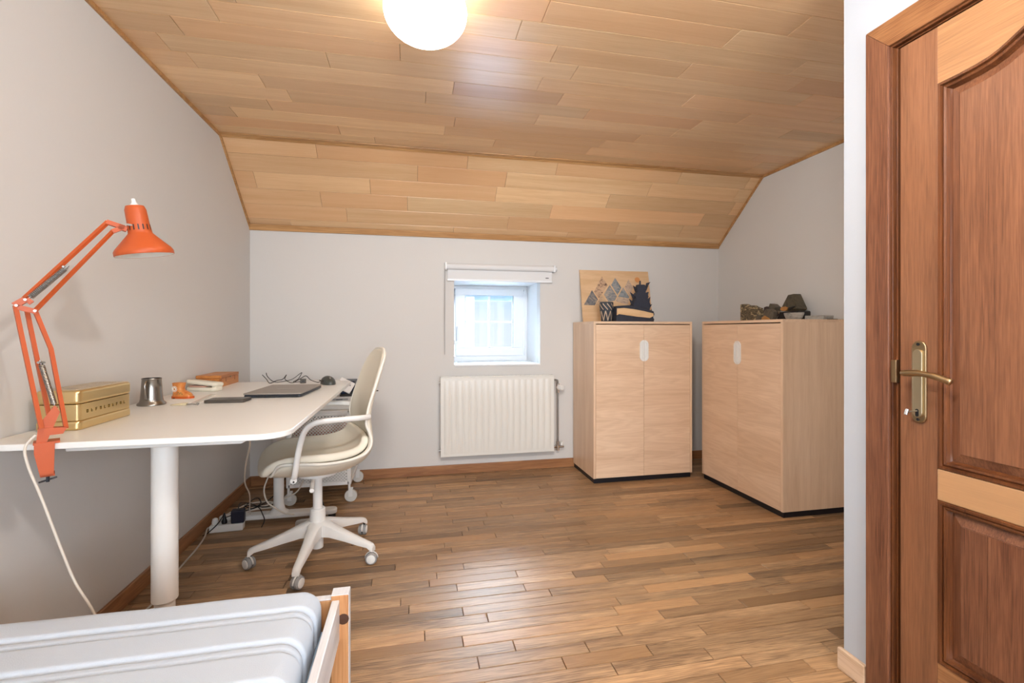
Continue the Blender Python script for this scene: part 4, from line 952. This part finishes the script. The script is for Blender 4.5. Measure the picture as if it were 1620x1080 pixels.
# ------------------------------------------------------------------ bed and mattress
bd = thing('bed_frame', 'pine single bed frame with whitewashed side rail below the camera', 'bed', (-.66, .30, 0))
def BX(name, b, m, **k): return MB().box(b[0] + .66, b[1] + .66, b[2] - .30, b[3] - .30, b[4], b[5]).build(name, m, bd, smooth=0, bevel=k.pop('bevel', .0025), **k)
BL, BR, BF, BN = -1.146, -.163, 1.302, -.73
for (x0, x1) in ((BL, BL + .04), (BR - .042, BR)):
    for (y0, y1) in ((BF - .036, BF), (BN, BN + .036)):
        po = BX('post', (x0, x1, y0, y1, 0, .452), M_pine, tint=(-.1, 0, R.random()))
        MB().box(x0 + .66 + .0005, x1 + .66 + .0008, y0 - .30 + .001, y1 - .30, .4505, .4535).box(x1 + .66 - .001, x1 + .66 + .0012, y0 - .30 + .004, y1 - .30, 0.01, .4505).build('white_paint', M_wash_highlight, po, smooth=0)  # thin pale skins paint cool light on post tops and outer sides
for (y0, y1) in ((BF - .026, BF - .006), (BN + .006, BN + .026)):
    BX('end_board', (BL + .04, BR - .042, y0, y1, .20, .437), M_pine, tint=(-.1, 0, R.random()))
    BX('end_cap', (BL + .04, BR - .042, y0 - .001, y1 + .001, .437, .440), M_wash_highlight)  # pale strip paints the cool light along the board's top edge
for (x0, x1) in ((BL + .006, BL + .026), (BR - .040, BR - .021)):
    BX('side_rail', (x0, x1, BN + .036, BF - .036, .338, .441), M_wash_highlight, tint=(0, 0, R.random()))
for (x0, x1) in ((BL + .026, BL + .05), (BR - .062, BR - .040)): BX('slat_ledge', (x0, x1, BN + .04, BF - .04, .285, .305), M_pine)
for i in range(17):
    y = BN + .08 + i * .113
    BX('slat', (BL + .03, BR - .044, y, y + .055, .306, .320), M_pine, tint=(.15, 0, R.random()), bevel=0)
kb = MB().lathe([(.0003, -.001), (.014, 0), (.0003, .001)], 14, (BR + .66 - .012, BF - .30 - .0362, .39), M=Matrix.Rotation(PI / 2, 3, 'X')); kb.build('pine_knot', mat('knot_brown', (74, 44, 26), .6), bd, smooth=0)

mx0, mx1, my0, my1, mz0, mz1 = BL + .032, -.222, BN + .03, 1.264, .3205, .484
def groove(y):
    g = 0.0
    for k in range(-2, 20):
        c = 1.157 - .116 * k
        for o in (-.013, .013): g = max(g, math.exp(-((y - c - o) / .0056) ** 2))
        if abs(y - c) < .009: g = max(g, .28)
    return g
rows = []; ys = []; y = my1
while y > my0: ys.append(y); y -= .0035 if y > .55 else .012
ys.append(my0)
n = 9; r = .045
for y in ys:
    e = min(my1 - y, y - my0); k = 1 - math.sqrt(max(0, 1 - (1 - min(1, e / .035)) ** 2)) if e < .035 else 0
    ins = .028 * k + .012 * groove(y) * (1 if e > .03 else 0)
    x0, x1, z1_ = mx0 + ins, mx1 - ins, mz1 - ins * 1.0; pr_ = [(x0, mz0 + .01)]
    for (cx_, a0) in ((x0 + r, PI), (x1 - r, PI / 2)):
        for i in range(n + 1):
            a = a0 - PI / 2 * i / n; pr_.append((cx_ + r * math.cos(a), z1_ - r + r * math.sin(a)))
    # many columns over the top for gentle unevenness
    row = []; 
    for (x, z) in pr_[:n + 2]: row.append((x, y, z))
    for i in range(1, 24):
        x = x0 + r + (x1 - x0 - 2 * r) * i / 24; row.append((x, y, z1_ + .0022 * mnoise.noise((x * 6, y * 9, 0))))
    for (x, z) in pr_[n + 2:]: row.append((x, y, z))
    row.append((x1, y, mz0 + .01)); row.append((x1 - .01, y, mz0)); row.append((x0 + .01, y, mz0))
    rows.append(row)
b = MB().grid(rows, closed_u=True); b.add(rows[0], [tuple(range(len(rows[0])))]); b.add(rows[-1], [tuple(range(len(rows[0])))])
mt = b.build('mattress', M_matt, None, smooth=180)
tag(mt, 'white mattress with cross grooves lying on the pine bed', 'mattress')
pp_ = [(mx1 + .0005, y, mz0 + .06) for y in (my0 + .04, 0, .6, my1 - .03)]
MB().tube(pp_, .003, 6).build('piping', mat('pale_blue_piping', (178, 206, 232), .8), mt)

# ------------------------------------------------------------------ things on the first cabinet
TZ = 1.2005
ab = thing('wood_print', 'square wooden picture of grey triangle mountains and an orange sun leaning on the wall', 'picture', (1.667, 3.634, TZ))
th_ = math.radians(-11)
bo = MB().box(-.310, .310, -.006, .006, 0, .445).build('board', wood('birch_board', (206, 168, 126), (224, 190, 150), 'x', 1.2, .6, .1, rings=.08, pore=.15, stretch=10), ab, smooth=0, bevel=.002); bo.rotation_euler = (th_, 0, 0)
def pu(u, v): return (-.310 + .620 * u, .445 * v)          # u, v: 0..1 across and up the board
mats_t = {k: speckle('print_%s' % n, c, s, .8, st, .1) for k, n, c, s, st in (
    (0, 'slate', [(74, 78, 88), (124, 122, 122), (168, 150, 132)], 22, (1, 1, 1)), (1, 'bark', [(96, 70, 62), (196, 164, 136), (214, 180, 146)], 26, (1, 1, 2)),
    (2, 'grey', [(112, 116, 122), (150, 148, 146), (190, 170, 150)], 16, (1, 1, 3)), (3, 'teal', [(96, 108, 116), (146, 150, 152), (176, 160, 148)], 20, (1, 1, 1)),
    (4, 'mauve', [(150, 128, 122), (196, 172, 152), (206, 176, 146)], 22, (1, 1, 2)), (5, 'sand', [(186, 158, 128), (206, 174, 140), (150, 132, 120)], 18, (1, 1, 3)))}
def pc(x, y):
    l, r_ = 220 + (y - 120) / 840 * 40, 1275 + (y - 150) / 810 * 75
    return ((x - l) / (r_ - l), (960 - y) / 825)
TRI = [([pc(*q) for q in pl_], k) for pl_, k in (
    ([(275, 695), (400, 458), (488, 605), (440, 697)], 0), ([(432, 482), (553, 238), (640, 372), (505, 588)], 1), ([(452, 697), (548, 530), (628, 640), (600, 700)], 5),
    ([(582, 522), (672, 368), (782, 548), (748, 620), (652, 640)], 2), ([(696, 368), (755, 252), (853, 408), (792, 528)], 3), ([(800, 556), (880, 402), (976, 560), (960, 580)], 3),
    ([(762, 628), (796, 566), (972, 590), (950, 680)], 4), ([(902, 408), (965, 272), (1035, 400), (985, 545)], 4), ([(1140, 560), (1185, 490), (1265, 690), (1190, 700)], 4))]
for poly, k in TRI:
    MB().prism([pu(*p) for p in poly], -.0070, -.0058, 'y').build('printed_mountain', mats_t[k], bo, smooth=0)
c0 = pu(*pc(1103, 276))
MB().prism([(c0[0] + .0235 * math.cos(2 * PI * i / 24), c0[1] + .0235 * math.sin(2 * PI * i / 24)) for i in range(24)], -.0070, -.0058, 'y').build('printed_sun', mat('sun_orange', (214, 146, 88), .8), bo, smooth=0)

cu = thing('patterned_cup', 'small dark cup with pale zigzags and a striped rim', 'cup', (1.493, 3.475, TZ))
M_cupd = mat('cup_dark', (54, 60, 68), .6); M_cupl = mat('cup_pale', (196, 172, 148), .7)
MB().lathe([(.0003, 0), (.036, 0), (.040, .004), (.050, .085), (.052, .09), (.054, .10), (.054, .150), (.050, .156), (.046, .150), (.044, .09), (.0003, .02)], 36, cap=False).build('cup_body', M_cupd, cu, smooth=40)
def on_cup(a, z, dr=.0012):
    rr2 = .040 + .010 * z / .085 if z < .09 else .054
    rr2 += dr; return (rr2 * math.cos(a), rr2 * math.sin(a), z)
b = MB()
for i in range(8):
    a = 2 * PI * i / 8 + .25; w = PI / 8
    for s in (-1, 1):
        rows = []
        for k in range(7):
            t = k / 6; ac = a + s * w * t; rows.append([on_cup(ac - .07, .010 + .075 * (1 - t)), on_cup(ac + .07, .010 + .075 * (1 - t))])
        b.grid(rows)
b.build('zigzag', M_cupl, cu, smooth=0)
b = MB()
for i in range(10):
    a = 2 * PI * i / 10; rows = []
    for k in range(7):
        t = k / 6; rows.append([on_cup(a + .75 * t, .152 - .05 * t - .004), on_cup(a + .75 * t, .152 - .05 * t - .016 + .004 * t)])
    b.grid(rows)
b.build('rim_stripes', M_cupl, cu, smooth=0)

dk_stone = mat('dark_blue_wood', (44, 48, 60), .65, var=.3, vscale=20)
sb = thing('wood_block', 'dark blue-black split log with a pale cut face beside the patterned cup', 'log', (1.695, 3.425, TZ))
out = [(-.160, 0), (-.158, .045), (-.162, .105), (-.150, .122), (-.06, .128), (.03, .118), (.10, .100), (.155, .082), (.160, .055), (.150, .035), (.160, .02), (.155, 0)]
MB().prism(out, -.045, .045, 'y').build('bark', dk_stone, sb, smooth=0, bevel=.004)
MB().prism([(-.158, .050), (-.157, .102), (-.10, .106), (-.02, .098), (.07, .083), (.148, .066), (.148, .044), (.118, .030), (.02, .038), (-.08, .050), (-.14, .058)], -.052, -.040, 'y').build('cut_face', wood('pale_split', (206, 166, 118), (226, 190, 146), 'x', 3, .7, .1, rings=.1, stretch=8), sb, smooth=0, bevel=.002)
b = MB()
for i in range(5):
    b.hull([(.150 + R.uniform(0, .014), R.uniform(-.045, .02), .005 + .016 * i + R.uniform(0, .018)) for _ in range(7)])
b.build('splinters', mat('splinter_dark', (34, 32, 36), .8), sb, smooth=0)

fg = thing('carved_tree', 'dark jagged carved tree figure standing behind the split log', 'figure', (1.815, 3.535, TZ))
M_fig = mat('carving_dark', (48, 52, 66), .6, var=.25, vscale=40)
b = MB()
for (z0, z1, w, d) in ((0, .10, .060, .035), (.09, .19, .074, .032), (.18, .24, .058, .028), (.23, .305, .040, .022)):
    b.hull([(x * k, y, z) for (z, k) in ((z0, .85), ((z0 + z1) / 2, 1.0), (z1, .72)) for x in (-w, -w * .5, w * .5, w) for y in (-d, d)])
b.cyl((-.004, 0, .30), (-.004, 0, .338), .008, .006, 10)
b.build('trunk', M_fig, fg, smooth=0, bevel=.002)
RS = random.Random(5)
for (x, z, s) in ((-.066, .09, -1), (-.06, .19, -1), (-.07, .135, -1), (.066, .10, 1), (.07, .16, 1), (.055, .21, 1), (.042, .255, 1), (-.040, .25, -1), (.05, .285, 1), (.07, .05, 1)):
    MB().hull([(x, -.018, z), (x, .018, z), (x, 0, z + .035), (x + s * .028, RS.uniform(-.02, .02), z + .038 + RS.uniform(0, .02)), (x + s * .010, -.006, z + .012)]).build('carved_spike', M_fig, fg, smooth=0)
# ------------------------------------------------------------------ stones on the alcove cabinet
M_st1 = speckle('stone_banded', [(48, 43, 36), (120, 106, 82), (66, 58, 48), (196, 174, 134), (84, 74, 58)], 13, .6, (1, 1, 2.6))
M_st2 = speckle('stone_dark', [(36, 28, 28), (66, 54, 52), (52, 42, 40)], 14, .55)
M_st3 = speckle('stone_grey', [(78, 72, 62), (104, 96, 84), (88, 80, 68)], 16, .6)
M_st4 = speckle('stone_olive', [(58, 52, 40), (84, 76, 60), (70, 62, 48)], 14, .35)
M_amb = mat('amber_stone', (176, 126, 70), .4, var=.2, vscale=30)
M_blk = mat('black_stone', (24, 24, 26), .35)
M_ring = speckle('stone_polished', [(122, 120, 114), (176, 174, 168), (146, 140, 130)], 12, .3, (1, 1, 4))
def stone(name, label, x, y, parts, rz=0):
    t = thing(name, label, 'stone', (x * 1.06, y * 1.06, TZ), rz, 'stones on the alcove cabinet'); t.scale = (1.06,) * 3
    for i, (nm, pts, m, bv) in enumerate(parts): MB().hull(pts).build(nm, m, t, smooth=0, bevel=bv)
    return t
# local axes: +x towards the camera-facing side panel (world -y), y into the room wall
def W3(u, z, d): return (d, -u, z)     # u along -Y (rightwards in view), d depth in +X
def ext(pl, d0, d1, j=.0):
    RS2 = random.Random(len(pl) * 31 + int(abs(pl[0][0]) * 999)); return [W3(u + RS2.uniform(-j, j), z + RS2.uniform(0, j), d) for (u, z) in pl for d in (d0, d1)]
t = thing('banded_stone', 'upright slab of brown and cream banded rock with one straight cut side', 'stone', (2.39 * 1.06, 2.955 * 1.06, TZ), 0, 'stones on the alcove cabinet'); t.scale = (1.06,) * 3
pl = [(-.098, 0), (-.100, .128), (-.060, .130), (-.03, .118), (-.005, .106), (.02, .116), (.045, .104), (.085, .092), (.092, .06), (.098, .03), (.118, 0)]
MB().prism([(-u, z) for u, z in pl], -.022, .022, 'x').build('slab', M_st1, t, smooth=0, bevel=.004)
MB().hull([W3(u, z, d) for (u, z) in ((.07, 0), (.085, .05), (.10, .04), (.13, 0)) for d in (-.032, -.018)]).build('grey_wedge', M_st3, t, smooth=0, bevel=.002)
for i in range(4): MB().hull([W3(-.09 + .045 * i + q[0], .02 + .022 * ((i * 2) % 4) + q[1], -.0255 + q[2]) for q in ((0, 0, .006), (.04, .004, .006), (.03, .016, .006), (.006, .014, .006), (.02, .008, -.003))]).build('rock_ridge', M_st1, t, smooth=0)
stone('dark_stone', 'dark brown jagged mineral lump leaning behind a small grey stone', 2.43, 2.815, [
    ('lump', ext([(-.045, .03), (-.040, .095), (-.01, .10), (.02, .085), (.03, .04), (.0, .0), (-.03, .0)], -.03, .03, .006), M_st2, .003),
    ('upper_lump', ext([(-.005, .09), (.005, .118), (.035, .112), (.06, .092), (.05, .07), (.02, .07)], -.02, .025, .004), M_st3, .003)])
stone('amber_footed_stone', 'small grey rounded stone with an amber lower edge', 2.375, 2.775, [
    ('body', ext([(-.045, .012), (-.03, .06), (-.005, .082), (.035, .078), (.058, .06), (.05, .0), (-.03, .0)], -.02, .02, .003), M_st3, .006),
    ('amber_band', ext([(-.046, .0), (-.040, .020), (-.012, .038), (.016, .024), (.034, .014), (.030, 0)], -.027, -.015, .001), M_amb, .003)])
stone('black_slab', 'flat black stone slab carrying the truncated pyramid', 2.44, 2.60, [
    ('slab', ext([(-.115, 0), (-.10, .030), (-.085, .058), (.062, .060), (.068, .052), (.066, .0)], -.06, .035), M_blk, .003)])
t = stone('pyramid_stone', 'olive truncated pyramid stone with amber patches on the black slab', 2.43, 2.605, [
    ('pyramid', [W3(u, z, d) for (u, z, k) in ((-.075, .080, 1), (-.055, .0615, .8), (.040, .0615, .8), (.048, .075, 1), (-.035, .168, .6), (.014, .172, .6)) for d in (-.045 * k, .045 * k)], M_st4, .003),
    ('amber_band', [W3(u, z, d) for (u, z) in ((-.076, .076), (-.058, .062), (-.022, .064), (-.012, .085), (-.035, .092), (-.066, .090)) for d in (-.052, -.040)], M_amb, .003),
    ('dark_chip', [W3(u, z, d) for (u, z) in ((-.012, .072), (.0, .084), (.04, .092), (.046, .088), (.01, .07)) for d in (-.050, -.040)], M_blk, .001)])
t = thing('polished_stone_bowl', 'polished grey oval stone dish standing before the black slab', 'stone', (2.345 * 1.06, 2.528 * 1.06, TZ), 0, 'stones on the alcove cabinet'); t.scale = (1.06,) * 3
rows = []
for (k, z) in ((.0, .0), (.55, .0), (.80, .012), (.97, .036), (1.0, .046), (.95, .047), (.6, .040), (.0, .040)):
    rows.append([(.028 * k * math.cos(2 * PI * j / 28), .078 * k * math.sin(2 * PI * j / 28), z) for j in range(28)])
MB().grid(rows, closed_u=True).build('dish', M_ring, t, smooth=50)
stone('flat_stone', 'low flat grey-brown stone tile at the edge nearest the partition', 2.40, 2.405, [
    ('tile', ext([(-.060, 0), (-.060, .026), (.076, .025), (.080, .020), (.072, .0)], -.035, .035), M_ring, .002),
    ('thin_chip', ext([(.085, 0), (.085, .004), (.108, .003), (.112, 0)], -.02, .03), M_st3, 0)])
